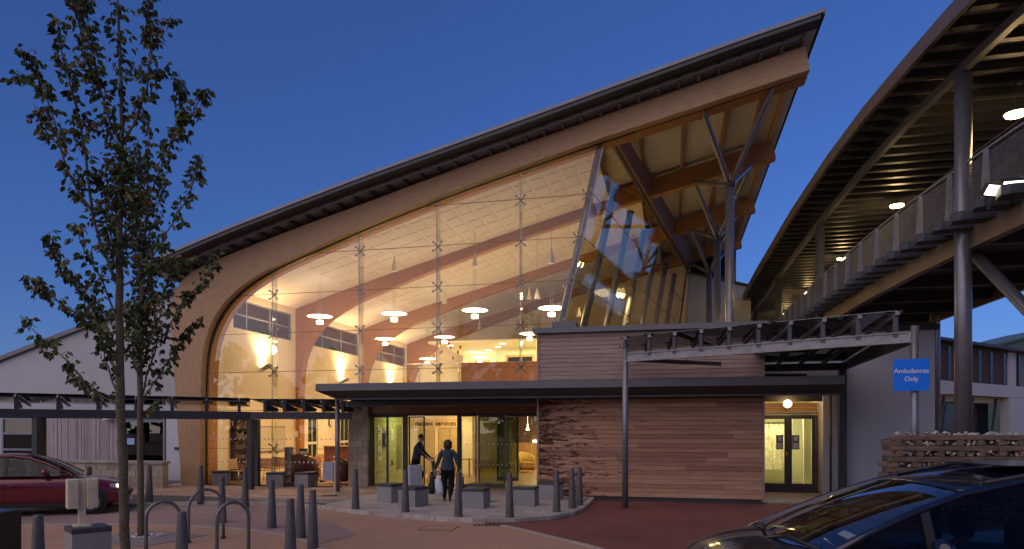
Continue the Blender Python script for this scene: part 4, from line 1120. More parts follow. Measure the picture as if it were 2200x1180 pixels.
# tree-like steel props under the roof
used = []
for i, y in enumerate((24.0, 30.6, 37.2)):
    pr = thing('roof_prop', ['branching steel prop nearest the front timber beam, tallest in view', 'middle branching steel prop under the roof overhang', 'rearmost branching steel prop under the roof overhang, smallest in view'][i], 'steel prop', (1.83, y, 0), group='branching steel props under the roof overhang')
    zn = 9.98
    MB().cyl(0, 0, 0, zn, .145, n=18).build('post', M['steel'], pr)
    m = MB(); m.cyl(0, 0, zn - .06, zn + .10, .18, n=18); m.cyl(0, 0, 5.02, 5.10, .19); m.build('node', M['darksteel'], pr)
    for dx, dy, x_ in ((-.95, -2.3, 0), (1.05, -2.3, 0), (-1.0, 3.9, 0), (1.1, 3.9, 0)):
        z1 = interp(lowp[20:], 1.83 + dx) + .03
        e = Vector((dx, dy if dy < 0 else 3.95, z1))
        m = MB(); m.tube([Vector((dx * .06, .1 if dy > 0 else -.1, zn + .02)), Vector((dx * .12, e.y * .12, lerp(zn, z1, .12))), Vector((dx * .9, e.y * .9, lerp(zn, z1, .9))), e], [.05, .085, .085, .05], 12); m.build('branch', M['steel'], pr)
gw = thing('rear_rendered_wall', 'cream rendered wall with sloping top behind the steel props', 'wall', (2.5, 42, 0))
m = MB(); m.prism([(.85, 0), (4.3, 0), (4.3, 9.95), (.85, 10.9)], 41.4, 41.8, 'y'); m.build('wall', M['render'], gw, world=True)
m = MB(); m.bar((.85, 41.45, 10.95), (4.35, 41.45, 10.0), .5, .10); m.build('coping', M['zinc_dark'], gw, world=True)
m = MB(); m.prism([(.95, 10.95), (3.6, 10.2), (3.6, 12.9), (.95, 12.4)], 42.5, 42.55, 'y'); m.build('high_window', M['dark_glass'], gw, world=True)

# ------------------------------------------------------------------ footbridge
fb = thing('covered_footbridge', 'roofed steel footbridge with mesh parapet curving away overhead on the right', 'footbridge', (5.5, 20, 0))
def bb(m, name, mat, **k): return m.build(name, mat, fb, world=True, **k)
XR = [(7.5, 7.15), (10, 6.62), (12, 6.25), (13.7, 5.95), (15.5, 5.72), (18, 5.45), (21, 5.25), (26, 5.07), (35, 4.95), (60, 4.9)]
def xr(y): return interp(XR, y)
yy = [8.0 + i * 1.0 for i in range(48)]
def ribbon(off0, off1, z0, z1, name, mat, ys_=yy):
    m = MB(); n = len(ys_)
    vs = [(xr(y) + o, y, z) for z in (z0, z1) for o in (off0, off1) for y in ys_]
    fs = []
    for i in range(n - 1):
        fs += [(i, i + 1, n + i + 1, n + i), (2 * n + i, 3 * n + i, 3 * n + i + 1, 2 * n + i + 1), (i, 2 * n + i, 2 * n + i + 1, i + 1), (n + i, n + i + 1, 3 * n + i + 1, 3 * n + i)]
    fs += [(0, n, 3 * n, 2 * n), (n - 1, 3 * n - 1, 4 * n - 1, 2 * n - 1)]
    m.add(vs, fs); return bb(m, name, mat)
# roof: fascia, sheet, joists, longitudinal beams
ribbon(-1.03, 4.9, 9.52, 9.60, 'roof', M['zinc_dark'])
brz = surf('bronze_fascia', (.17, .13, .10), .45, metal=.3, var=.06, scale=1.5)
ribbon(-1.05, -.96, 9.30, 9.62, 'fascia', brz)
ribbon(-.95, 4.8, 9.475, 9.515, 'soffit', M['soffit'])
ribbon(-.12, .02, 9.10, 9.28, 'roof_beam', M['fascia'])
ribbon(3.55, 3.68, 9.10, 9.28, 'roof_beam', M['fascia'])
y = 9.2
while y < 50:
    w = .16
    m = MB(); m.box(xr(y) - .93, xr(y) + 4.8, y, y + w, 9.285, 9.46)
    bb(m, 'joist', M['zinc_dark']); y += .62
# deck
ribbon(0.05, .17, 5.57, 6.0, 'edge_beam', brz)
ribbon(.02, .20, 5.565, 5.60, 'beam_flange', brz)
ribbon(3.5, 3.62, 5.57, 6.0, 'edge_beam', brz)
ribbon(.18, 3.5, 5.90, 5.99, 'deck', M['black'])
y = 9
while y < 45:
    bb(MB().box(xr(y) + .2, xr(y) + 3.5, y, y + .12, 5.65, 5.895), 'cross_beam', M['zinc_dark']); y += 2.2
# cantilevered edge slabs
slab_me = None; y = 9.0; k = 0
while y < 47:
    if slab_me is None:
        m = MB(); m.prism([(-.46, -.20), (-.34, -.26), (.30, -.22), (.42, -.02), (.42, .20), (.30, .26), (-.44, .22)], -.12, .045, 'z'); slab_me = m.mesh('edge_slab'); slab_me.materials.append(surf('blue_grey_slab', (.06, .07, .085), .7, var=.15))
    o = bpy.data.objects.new('edge_slab', slab_me); link(o, fb); o.location = Vector((xr(y) - .12, y, 6.06 + (.02 if k % 2 else 0))) - fb.location; o.rotation_euler = (R(3), 0, R(-8))
    y += .74; k += 1
# parapets
post_me = panel_me = None
rail_m = MB(); rl = [(xr(y) - .02, y, 7.28) for y in yy]; rail_m.tube(rl, .028, 8); bb(rail_m, 'handrail', M['steel_light'])
rail_m = MB(); rl = [(xr(y) + 3.55, y, 7.28) for y in yy]; rail_m.tube(rl, .028, 8); bb(rail_m, 'handrail', M['steel_light'])
cab = MB(); cab.tube([(xr(y) + 1.0, y, 8.1) for y in yy], .012, 5); bb(cab, 'cable', M['steel_light'])
step = 1.32; y = 8.2; np_ = 0
while y < 47:
    x = xr(y); x2 = xr(y + step)
    if post_me is None:
        m = MB(); m.prism([(-.13, 6.02), (.05, 6.02), (.03, 7.25), (-.03, 7.25)], -.03, .03, 'y'); 
        # broad face tapers too
        me = m.mesh('post'); 
        post_me = MB().add([(-.10, -.03, 6.0), (.07, -.03, 6.0), (.07, .03, 6.0), (-.10, .03, 6.0), (-.04, -.02, 7.25), (.04, -.02, 7.25), (.04, .02, 7.25), (-.04, .02, 7.25)], [(0, 3, 2, 1), (4, 5, 6, 7), (0, 1, 5, 4), (1, 2, 6, 5), (2, 3, 7, 6), (3, 0, 4, 7)]).mesh('parapet_post'); post_me.materials.append(M['steel_light'])
        m = MB(); h = 1.08; 
        for i in range(17):       # woven mesh: flat slats with gaps
            z = i * h / 17; m.box(-.004, .004, .05, step - .05, z, z + .022)
        for i in range(30):
            yk = .05 + i * (step - .1) / 29; m.box(-.008, .002, yk - .006, yk + .006, 0, h)
        panel_me = m.mesh('mesh_panel'); panel_me.materials.append(surf('mesh_steel', (.16, .155, .15), .45, metal=.5, var=.1))
    for off_ in (-.06, 3.58):
        o = bpy.data.objects.new('parapet_post', post_me); link(o, fb); o.location = Vector((x + off_, y, 0)) - fb.location
        o = bpy.data.objects.new('mesh_panel', panel_me); link(o, fb); o.location = Vector((x + off_ + .04, y, 6.13)) - fb.location; o.rotation_euler = (0, 0, math.atan2(-(x2 - x), step))
    y += step
# columns
for y, z0 in ((15.68, GZ), (26.3, 0), (35.3, 0), (44.6, 0)):
    r = .155 if y < 20 else .15
    for off_ in (0, 3.6):
        if y < 20 and off_: continue
        bb(MB().cyl(xr(y) - (.02 if off_ == 0 else -.02) + off_, y, z0 - .1, 9.1, r, n=20), 'column', M['steel'])
bb(MB().tube([(xr(15.7) + .25, 15.9, 5.55), (8.75, 14.6, 1.2), (9.2, 14.3, 0)], .12, 14), 'raking_strut', M['steel'])
bb(MB().tube([(5.6, 9.0, 9.1), (5.62, 9.0, 9.12)], .02, 6), 'bolt', M['steel'])
# lamps under the bridge roof
blab = ['bridge roof lamp at the right edge of the picture, largest of the row', 'bridge roof lamp just beyond the tall near column', 'bridge roof lamp between the second column and the mesh parapet', 'small bridge roof lamp beside the second column', 'tiny bridge roof lamp low down the bridge', 'farthest bridge roof lamp just above the glass canopy']
used = []
bl = thing('bridge_lamp', blab[0], 'ceiling lamp', (7.0, 16.6, 8.55), group='lamps along the footbridge')
MB().lathe([(0, .06), (.18, .06), (.22, .0), (.22, -.02)], 0, 0, 20).build('housing', M['fascia'], bl)
MB().lathe([(.205, -.018), (.19, -.06), (.10, -.085), (0, -.09)], 0, 0, 20).build('diffuser', M['lamp_bridge'], bl)
MB().cyl(0, 0, .06, .75, .015, n=6).build('stem', M['fascia'], bl)
light('lamp_light', 'POINT', (0, 0, -.2), 60, (1, .66, .28), .15, parent=bl)
for i, (x, y, z) in enumerate(((7.0, 16.6, 8.60), (6.9, 24.2, 9.05), (6.9, 31.5, 9.1), (6.9, 39.0, 9.1), (6.9, 46.0, 9.1))):
    place(bl, used, (x, y, z), 0, blab[i])
# twin floodlights on the deck edge
for i, (p, rz_, lb) in enumerate(((W(8.62, 12.0, 6.16), -14, 'square floodlight glowing white on the bridge edge, upper of two'), (W(8.36, 12.1, 6.12), 12, 'slim floodlight glowing white on the bridge edge, lower of two'))):
    fl = thing('floodlight', lb, 'floodlight', p, TH + R(rz_), 'floodlights on the footbridge edge')
    fl.rotation_euler = (R(-52), 0, TH + R(rz_))
    MB().box(-.20, .20, -.12, .12, 0, .07).build('housing', M['frame'], fl, bevel=.015)
    MB().box(-.16, .16, -.085, .085, -.006, -.001).build('lens', M['lamp_flood'], fl)
    MB().bar((0, .1, .03), (0, .3, -.1), .04, .04).build('bracket', M['frame'], fl)
# ------------------------------------------------------------------ lamps inside the hall
pd = thing('pendant_lamp', None, 'pendant lamp', (0, 0, 0), group='glowing disc pendants hanging in the hall')
MB().lathe([(0, .02), (.30, .03), (.47, .012), (.50, -.005), (.49, -.012), (.30, -.002), (0, -.002)], 0, 0, 28).build('disc', M['lamp_pendant'], pd)
m = MB(); m.cyl(0, 0, -.30, -.18, .13, .14, 18); m.build('lamp_cup', emis('cup_glow', (1, .88, .62), 9.0), pd)
m = MB()
for a in (0, 120, 240): m.tube([(.07 * math.cos(R(a)), .07 * math.sin(R(a)), -.2), (.07 * math.cos(R(a)), .07 * math.sin(R(a)), 0)], .008, 4)
m.build('rods', M['chrome'], pd)['kind'] = 'stuff'
MB().lathe([(.012, 2.25), (.03, 2.12), (.13, 1.66), (.0, 1.66)], 0, 0, 16).build('cone', M['ceil'], pd)
m = MB(); m.tube([(0, 0, 2.2), (0, 0, 3.0)], .006, 4); m.tube([(-.04, 0, 0), (-.04, 0, 1.7)], .005, 4); m.tube([(.04, 0, 0), (.04, 0, 1.7)], .005, 4)
m.build('wires', M['steel'], pd)['kind'] = 'stuff'
light('pendant_light', 'POINT', (0, 0, -.42), 115, (1, .73, .43), .25, parent=pd)
used = []
pl = [(-13.81, 25.6, 6.49, 'first disc pendant of the front row, beside the curved left column'), (-10.62, 25.6, 6.48, 'second disc pendant of the front row from the left'),
      (-7.34, 25.6, 6.49, 'third disc pendant of the front row, above the mezzanine balustrade'), (-4.38, 25.6, 6.46, 'rightmost disc pendant of the front row, beside the leaning corner column'),
      (-14.01, 32.6, 6.46, 'leftmost disc pendant of the second row'), (-10.89, 32.6, 6.46, 'second disc pendant of the second row, in front of the curved beam'),
      (-6.64, 32.6, 6.50, 'disc pendant of the second row at the edge of the timber box'),
      (-14.31, 39.6, 6.30, 'small disc pendant at the back left of the hall'), (-11.06, 39.6, 6.20, 'farthest disc pendant, over the glass balustrade')]
for x, y, z, lb in pl: 
    if y > 39: z = 6.15
    place(pd, used, (x, y, z), 0, lb)
lp = thing('small_cone_pendant', 'small white cone lamp on a long wire right of the third fin', 'pendant lamp', (-5.2, 27.0, 7.1), group='small cone lamps high in the hall')
MB().lathe([(.01, .42), (.03, .36), (.12, 0), (0, 0)], 0, 0, 14).build('shade', M['ceil'], lp)
m = MB(); m.tube([(0, 0, .4), (0, 0, 3.6)], .006, 4); m.build('wire', M['steel'], lp)
c2 = copy_tree(lp); c2.location = (-4.0, 30.5, 6.9); c2['label'] = 'small white cone lamp on a wire nearer the leaning corner column'
# wall washers on the left wall
used = []
ul = thing('wall_uplight', 'flat wall uplight throwing a bright cone up the nearest bay', 'wall lamp', (LWX, 25.4, 4.42), group='uplights on the cream side wall')
MB().box(.02, .22, -.04, .04, -.05, .05).build('bracket', M['steel_light'], ul)
m = MB(); m.bar((.20, -.17, -.02), (.42, -.17, .18), .34, .09, up=(0, 1, 0)); 
m = MB(); m.add([(.10, -.18, -.04), (.42, -.18, .12), (.42, .18, .12), (.10, .18, -.04), (.08, -.18, .03), (.40, -.18, .19), (.40, .18, .19), (.08, .18, .03)], [(0, 1, 2, 3), (7, 6, 5, 4), (0, 4, 5, 1), (1, 5, 6, 2), (2, 6, 7, 3), (3, 7, 4, 0)]).build('housing', M['steel_light'], ul)
MB().add([(.12, -.15, .062), (.36, -.15, .182), (.36, .15, .182), (.12, .15, .062)], [(0, 1, 2, 3)]).build('lens', M['lamp_hot'], ul)
light('uplight_beam', 'SPOT', (.30, 0, .24), 680, (1, .62, .26), .08, (R(180), R(-24), 0), parent=ul, spot=110, blend=1.0)
place(ul, used, (LWX, 25.4, 4.42), 0)
place(ul, used, (LWX, 32.3, 4.32), 0, 'flat wall uplight throwing a bright cone up the second bay')
place(ul, used, (LWX, 38.6, 4.3), 0, 'flat wall uplight in the farthest bay of the cream side wall')
# downlights
used = []
dl = thing('downlight', 'x', 'downlight', (0, 0, 6.4), group='round downlights in the mezzanine ceiling')
MB().lathe([(.16, -.002), (.16, -.02), (0, -.025)], 0, 0, 18).build('lens', M['lamp_down'], dl)
MB().lathe([(.19, 0), (.19, -.015), (.161, -.015)], 0, 0, 18).build('ring', M['white'], dl)
for x, y, lb in ((-8.6, 35.2, 'downlight nearest the plain cream wall over the mezzanine'), (-9.2, 36.6, 'downlight behind the third glass fin in the mezzanine ceiling'), (-11.5, 35.4, 'downlight above the glass balustrade'), (-11.2, 38.6, 'small downlight deeper over the glass balustrade'), (-7.9, 38.9, 'small downlight deep over the brown balustrade'), (-5.6, 35.0, 'downlight at the right over the brown balustrade'), (-10.1, 38.0, 'middle small downlight of the mezzanine ceiling')):
    place(dl, used, (x, y, 6.395), 0, lb)
light('mezzanine_light_and_fill', 'AREA', (-7.5, 36.0, 6.3), 90, (1, .93, .55), 2.5, (0, 0, 0), parent=None, sy=1.5)
light('mezzanine_light_and_fill', 'AREA', (-11.0, 38.5, 6.3), 60, (1, .95, .60), 1.5, (0, 0, 0))
light('mezzanine_light_and_fill', 'AREA', (-2.6, 29.0, 7.6), 230, (1, .74, .34), 1.5, (0, 0, 0))  # added fill without a fitting, brightens the hall behind the side glass
light('mezzanine_light_and_fill', 'AREA', (-2.0, 34.6, 6.3), 200, (1, .80, .38), 1.5, (0, 0, 0))  # second added fill, no lamp here, deepens the golden glow through the side panes
light('cafe_light', 'AREA', (-13.6, 24.6, 3.4), 110, (1, .62, .26), 1.2, (0, 0, 0))
light('cafe_light', 'AREA', (-13.6, 30.5, 3.4), 150, (1, .62, .26), 1.5, (0, 0, 0))
light('lobby_light', 'AREA', (-9.2, 24.2, 2.68), 26, (.95, 1, .36), .9, (0, 0, 0))
light('lobby_light', 'AREA', (-8.9, 27.6, 2.68), 75, (1, .70, .32), 1.2, (0, 0, 0))
light('lobby_light', 'AREA', (-5.6, 24.0, 2.68), 18, (1, .82, .40), .9, (0, 0, 0))
light('lobby_light', 'AREA', (-5.6, 31.2, 2.66), 120, (1, .70, .32), 1.6, (0, 0, 0))
light('corridor_light', 'AREA', (3.5, 25.0, 3.1), 110, (1, .88, .52), 1.0, (0, 0, 0))
# hanging red mobile over the balustrade
mo = thing('hanging_mobile', 'mobile of small red shapes hanging over the glass balustrade', 'mobile', (-10.5, 31.8, 5.4))
mr_ = surf('red_paper', (.65, .07, .06), .6, var=.05); r_ = random.Random(3)
for k in range(11):
    x, y, z = r_.uniform(-.75, .95), r_.uniform(-.3, .3), r_.uniform(-.1, .75)
    m = MB(); m.sphere((x, y, z), .055, 8, 5, 1.5); m.build('red_shape', mr_, mo)
m = MB(); m.tube([(-.7, 0, .9), (.9, 0, .9)], .008, 4); m.tube([(0, 0, .9), (0, 0, 3.5)], .005, 4); m.build('wires', M['steel'], mo)['kind'] = 'stuff'

# ------------------------------------------------------------------ cafe furniture
def chair_proto(name='cafe_chair', lab='slatted wood cafe chair'):
    t = thing(name, lab, 'chair')
    MB().box(-.21, .21, -.21, .21, .43, .455).build('seat', M['oak'], t)
    for k in range(6):
        z = .50 + k * .062; MB().add([(-.21, -.20 - k * .012, z), (.21, -.20 - k * .012, z), (.21, -.212 - k * .012, z + .054), (-.21, -.212 - k * .012, z + .054), (-.21, -.188 - k * .012, z), (.21, -.188 - k * .012, z), (.21, -.20 - k * .012, z + .054), (-.21, -.20 - k * .012, z + .054)], [(0, 1, 2, 3), (7, 6, 5, 4), (0, 4, 5, 1), (1, 5, 6, 2), (2, 6, 7, 3), (3, 7, 4, 0)]).build('slat', M['oak'], t)
    for sx in (-1, 1):
        MB().tube([(sx * .20, -.18, .44), (sx * .22, -.25, 0)], .012, 6).build('leg', M['chrome'], t)
        MB().tube([(sx * .20, .18, .44), (sx * .22, .22, 0)], .012, 6).build('leg', M['chrome'], t)
        MB().tube([(sx * .19, -.20, .42), (sx * .19, -.275, .88)], .011, 6).build('back_rod', M['chrome'], t)
    return t
cp = chair_proto(); used = []
def cam_place(px, D): return W((px - 1100) / 1500 * D, D, .015)
chs = [(512, 25.2, 250, 'slatted cafe chair side-on beside the dark shelf unit'), (531, 26.4, 170, 'slatted cafe chair facing out behind the pergola post'), (568, 25.6, 185, 'slatted cafe chair with its back to the glass, in front of the whiteboard'),
       (584, 26.8, 160, 'slatted cafe chair behind the one below the whiteboard'), (602, 27.0, 20, 'slatted cafe chair facing away at the white shelving unit'), (640, 27.6, 185, 'slatted cafe chair by the wooden column foot'),
       (655, 28.2, 170, 'slatted cafe chair behind the brown armchair'), (676, 27.0, 190, 'slatted cafe chair in front of the tall windows'), (700, 27.8, 80, 'slatted cafe chair side-on under the wall clock'), (690, 29.5, 200, 'farthest slatted cafe chair near the tall windows')]
for px_, D_, a, lb in chs:
    p = cam_place(px_, D_); place(cp, used, p, R(a) + TH, lb, 'slatted wood chairs in the cafe')
tp = thing('cafe_table', 'round pale cafe table by the whiteboard', 'table', cam_place(549, 25.9))
MB().cyl(0, 0, .71, .74, .42, n=24).build('table_top', M['oak'], tp); MB().cyl(0, 0, .03, .71, .035, n=10).build('stem', M['chrome'], tp); MB().cyl(0, 0, 0, .03, .26, n=20).build('foot', M['chrome'], tp)
t2 = copy_tree(tp); t2.location = cam_place(618, 27.2); t2['label'] = 'round pale cafe table between the shelving and the wood column'; t2['group'] = tp['group'] = 'round tables in the cafe'
t3 = copy_tree(tp); t3.location = cam_place(688, 28.2); t3['label'] = 'round pale cafe table in front of the tall windows'; t3['group'] = tp['group']
db = thing('book_display', 'dark shelf unit full of small goods just inside the tall glass', 'shelf unit', (LWX + .08, 24.0, 0.015), R(90))
MB().box(-.68, .36, .02, .06, 0, 2.45).build('back_panel', M['trim'], db)
for k in range(7): MB().box(-.68, .36, -.2, .02, .05 + k * .38, .075 + k * .38).build('shelf', M['trim'], db)
r_ = random.Random(11); dm = [surf('goods_%s' % n_, c, .5, var=.2) for n_, c in (('brown', (.10, .03, .015)), ('grey', (.10, .09, .09)), ('dark', (.03, .02, .02)))]
for k in range(6):
    x = -.66
    while x < .28:
        w = r_.uniform(.06, .14); h = r_.uniform(.12, .28)
        MB().box(x, x + w - .012, -.14, -.01, .077 + k * .38, .077 + k * .38 + h).build('boxed_item', dm[r_.randrange(3)], db); x += w
wbd = thing('whiteboard', 'large framed whiteboard on the cream cafe wall', 'whiteboard', (LWX + .02, 25.8, 1.6))
MB().box(0, .03, -1.1, 1.25, -.58, .48).build('frame', M['steel_light'], wbd); MB().box(.031, .036, -1.05, 1.2, -.53, .43).build('board', surf('whiteboard_face', (.62, .58, .48), .35, var=.02), wbd)
sh = thing('shelving_unit', 'tall slim white shelving unit standing behind the glass', 'shelf unit', cam_place(622, 24.9))
sh.rotation_euler = (0, 0, TH)
MB().box(-.14, .14, .10, .12, 0, 1.32).build('back_panel', M['white'], sh)
for x in (-.15, .13): MB().box(x, x + .02, -.1, .1, 0, 1.32).build('side_panel', M['white'], sh)
for z in (.05, .32, .58, .84, 1.1, 1.30): MB().box(-.13, .13, -.1, .1, z, z + .02).build('shelf', M['white'], sh)
ck = thing('wall_clock', 'round wall clock above the cafe between the tall windows', 'clock', (LWX + .02, 31.2, 2.28))
m = MB(); m.tube([(0, 0, 0), (.04, 0, 0)], .20, 24); m.build('rim', M['frame'], ck); m = MB(); m.tube([(.041, 0, 0), (.046, 0, 0)], .175, 24); m.build('face', M['white'], ck)
m = MB(); m.box(.047, .052, -.008, .008, 0, .13); m.box(.047, .052, 0, .09, -.008, .008); m.build('hands', M['frame'], ck)['kind'] = 'stuff'
for k, (y, lb) in enumerate(((28.5, 'white notice pinned on the wooden frame leg'), )):
    nt_ = thing('paper_notice', lb, 'notice', (-16.4, 27.99, 1.75)); MB().box(-.12, .25, -.012, 0, -.15, .13).build('sheet', M['white'], nt_)
def armchair(name, label, loc, rz, mat, s=1.0, group=None):
    t = thing(name, label, 'armchair', loc, rz, group)
    m = MB(); n = 14
    outer = [(.36 * s * math.cos(R(200 - 220 * k / n + 0)), .36 * s * math.sin(R(200 - 220 * k / n))) for k in range(n + 1)]
    inner_ = [(x * .80, y * .80) for x, y in outer]
    for k in range(n):
        t0 = abs(k - n / 2) / (n / 2); t1 = abs(k + 1 - n / 2) / (n / 2)
        z0 = lerp(.80, .56, t0 ** 1.6) * s; z1 = lerp(.80, .56, t1 ** 1.6) * s
        a, b, c_, d = outer[k], outer[k + 1], inner_[k + 1], inner_[k]
        m.add([(a[0], a[1], .1), (b[0], b[1], .1), (c_[0], c_[1], .1), (d[0], d[1], .1), (a[0], a[1], z0), (b[0], b[1], z1), (c_[0], c_[1], z1 - .01), (d[0], d[1], z0 - .01)],
              [(0, 1, 5, 4), (3, 7, 6, 2), (4, 5, 6, 7), (0, 3, 2, 1)] + ([(0, 4, 7, 3)] if k == 0 else []) + ([(1, 2, 6, 5)] if k == n - 1 else []), True)
    m.build('shell', mat, t)
    MB().box(-.25 * s, .25 * s, -.30 * s, .22 * s, .20, .42 * s).build('seat_cushion', mat, t, bevel=.03)
    for x in (-.2, .2):
        for y in (-.22, .2): MB().cyl(x * s, y * s, 0, .12, .015, n=8).build('leg', M['oak'], t)
    return t
armchair('tub_armchair', 'golden tub armchair against the wood panelled counter', W(.62, 31.4, .005), TH + R(25), M['yellow_seat'], 1.15)
armchair('lounge_armchair', 'low dark brown armchair behind the glass beside the white shelving', cam_place(655, 24.9), TH + R(160), M['brown_seat'], 1.35)
armchair('lounge_armchair', 'brown armchair holding a seated person by the block pier', cam_place(744, 24.9), TH + R(90), M['brown_seat'], 1.25)
ct = thing('coffee_table', 'small pale coffee table beside the golden armchair', 'table', W(-.18, 30.6, .005), TH)
MB().box(-.38, .38, -.25, .25, .45, .49).build('table_top', surf('birch', (.62, .48, .28), .5, var=.05), ct)
for x in (-.34, .34):
    for y in (-.21, .21): MB().box(x - .025, x + .025, y - .025, y + .025, 0, .45).build('leg', M['white'], ct)
sb = thing('standing_sign', 'black standing display sign with white lettering block in the cafe', 'display stand', cam_place(652, 26.2), TH)
m = MB(); m.tube([(-.14, 0, .55), (-.18, 0, .8), (-.12, 0, 1.12)], .03, 6); m.tube([(.14, 0, .55), (.2, 0, .8), (.12, 0, 1.12)], .03, 6); m.build('frame', M['trim'], sb)
MB().box(-.15, .15, -.02, .0, .98, 1.22).build('panel', M['trim'], sb); MB().box(-.13, .13, -.026, -.021, 1.02, 1.12).build('panel_print', M['white'], sb); MB().cyl(0, 0, 0, .6, .03, n=8).build('stem', M['trim'], sb); MB().cyl(0, 0, 0, .03, .2).build('foot', M['trim'], sb)
rd = thing('reception_counter', 'red brown counter front behind the block pier in the cafe', 'counter', cam_place(737, 27.5), TH)
MB().box(-.75, .75, 0, .3, 0, 1.25).build('front', surf('redbrown_counter', (.30, .10, .05), .4, var=.08), rd); MB().box(-.8, .8, -.05, .35, 1.25, 1.29).build('top', M['oak'], rd)
dk = thing('lobby_desk', 'pale desk with shelves seen between the door panes', 'desk', cam_place(1003, 28.5), TH)
MB().box(-.5, .4, -.25, .25, .70, .74).build('top', M['oak'], dk)
for x in (-.45, .1, .36): MB().box(x - .02, x + .02, -.2, .2, 0, .70).build('support', M['oak'], dk)
pt = thing('potted_plant', 'small green plant by the pale post in the lobby', 'plant', cam_place(932, 27.2), TH)
MB().lathe([(0, 0), (.12, 0), (.15, .3), (0, .3)], 0, 0, 12).build('pot', M['brown_seat'], pt)
m = MB(); r_ = random.Random(8)
for k in range(60):
    a = r_.uniform(0, 6.28); r = r_.uniform(.03, .22); z = r_.uniform(.35, .95); d = Vector((math.cos(a), math.sin(a), r_.uniform(-.2, .6))).normalized()
    p = Vector((r * math.cos(a), r * math.sin(a), z)); s_ = d.cross(Vector((0, 0, 1))).normalized() * .03
    m.add([p - s_ * .3, p + d * .07 - s_, p + d * .15, p + d * .07 + s_], [(0, 1, 2, 3)])
m.tube([(0, 0, .3), (0, 0, .8)], .01, 5); m.build('foliage', M['leaf'], pt)['kind'] = 'stuff'
# ------------------------------------------------------------------ far building, ground behind, treeline
def at(px, py, D): return W((px - 1100) / 1500 * D, D, 2 - (py - 920) / 1500 * D)
fbld = thing('brick_ward_block', 'brick and render block with tall narrow windows beyond the footbridge', 'building', (14.6, 44.4, 0), math.atan2(.73, .684))
def fbx(m, name, mat): return m.build(name, mat, fbld)
fbx(MB().box(-12, 22, .12, 8, 4.0, 7.0), 'wall', M['mortar'])
fbx(MB().box(-12, 22, -.05, .11, 4.0, 4.77), 'render_band', M['render'])
fbx(MB().box(-12, 22, -.55, 8, 7.0, 7.16), 'roof', M['zinc_dark'])
fbx(MB().box(-12, 9.9, 1.2, 1.3, 0, 3.98), 'recessed_glazing', M['dark_glass'])
fbx(MB().box(9.9, 22, -.05, .5, 0, 3.98), 'render_wall', M['render'])
fbx(MB().box(-12, 9.9, .5, 1.1, 3.6, 3.98), 'lit_soffit', surf('pale_soffit', (.5, .42, .25), .8, var=.05))
light('soffit_light', 'AREA', (0, .6, 3.2), 22, (1, .8, .35), 1.5, (R(180), 0, 0), parent=fbld)
fbx(MB().box(9.75, 10.9, -.03, .11, 4.77, 6.95), 'render_pier', M['render'])
wpos = [-6, -3.2, .24, 1.86, 3.8, 5.8, 7.4, 9.3, 11.6, 13.4]
for x in wpos:
    f = fbx(MB().box(x - .22, x + .22, .02, .1, 4.82, 6.85), 'window_frame', M['frame'])
    for z0, z1 in ((4.88, 5.35), (5.41, 6.25), (6.31, 6.8)): MB().box(x - .15, x + .15, .005, .018, z0, z1).build('pane', M['dark_glass'], f)
cnt = 0; r_ = random.Random(2)
edges = sorted([-8.0] + [e for x in wpos[1:8] for e in (x - .23, x + .23)] + [9.74])
rest = MB()
for k in range(22):
    z = 4.78 + k * .1
    for i in range(0, len(edges) - 1, 2):
        a, b = edges[i], edges[i + 1]
        x = a - (.22 if k % 2 else 0)
        while x < b:
            p, q = max(x, a), min(x + .43, b)
            if q - p > .06: rest.box(p + .006, q - .006, .04, .119, z + .006, z + .094)
            x += .44
fbx(rest, 'brickwork', M['brick_far'])['kind'] = 'stuff'
for x in (.9, 4.6, 7.9): fbx(MB().bar((x, .4, 0), (x + 1.2, .4, 3.9), .12), 'raking_post', M['darksteel'])
gr = thing('green_roofed_block', 'plain building with pale green pitched roof far behind the brick block', 'building', W(52, 72, 0), TH)
MB().prism([(-14, 0), (14, 0), (14, 13.0), (9, 13.4), (-5, 10.0), (-14, 7.0)], 0, 14, 'y').build('wall', M['green_roof'], gr)
MB().bar((-14, -.1, 7.05), (9, -.1, 13.5), .3, .12).build('roof_verge', M['zinc_dark'], gr)
# trees on the far side of the car park, seen mirrored in the glass
m = MB(); r_ = random.Random(21)
for k in range(26):
    cx_, cy_ = -75 + k * 5.6 + r_.uniform(-2, 2), -46 + r_.uniform(-6, 5)
    h = r_.uniform(6, 11) if 6 < k < 20 else r_.uniform(8, 14)
    for j in range(150):
        a = r_.uniform(0, 6.28); u = r_.random(); rr = (3.2 + r_.uniform(-.4, .8)) * math.sin(math.pi * (.15 + .85 * u)) ** .7
        p = Vector((cx_ + rr * math.cos(a), cy_ + rr * math.sin(a), 1.0 + u * h)); s_ = r_.uniform(.5, 1.2)
        d1_ = Vector((r_.uniform(-1, 1), r_.uniform(-1, 1), r_.uniform(-1, 1))).normalized() * s_; d2_ = d1_.cross(Vector((r_.uniform(-1, 1), r_.uniform(-1, 1), 1))).normalized() * s_
        m.add([p - d1_, p - d2_, p + d1_, p + d2_], [(0, 1, 2, 3)])
    m.tube([(cx_, cy_, -.1), (cx_, cy_, h * .7)], .3, 6)
tl = m.build('treeline', M['leaf']); tl['kind'] = 'stuff'; tl['label'] = 'dark line of trees across the car park, mirrored in the hall glass'

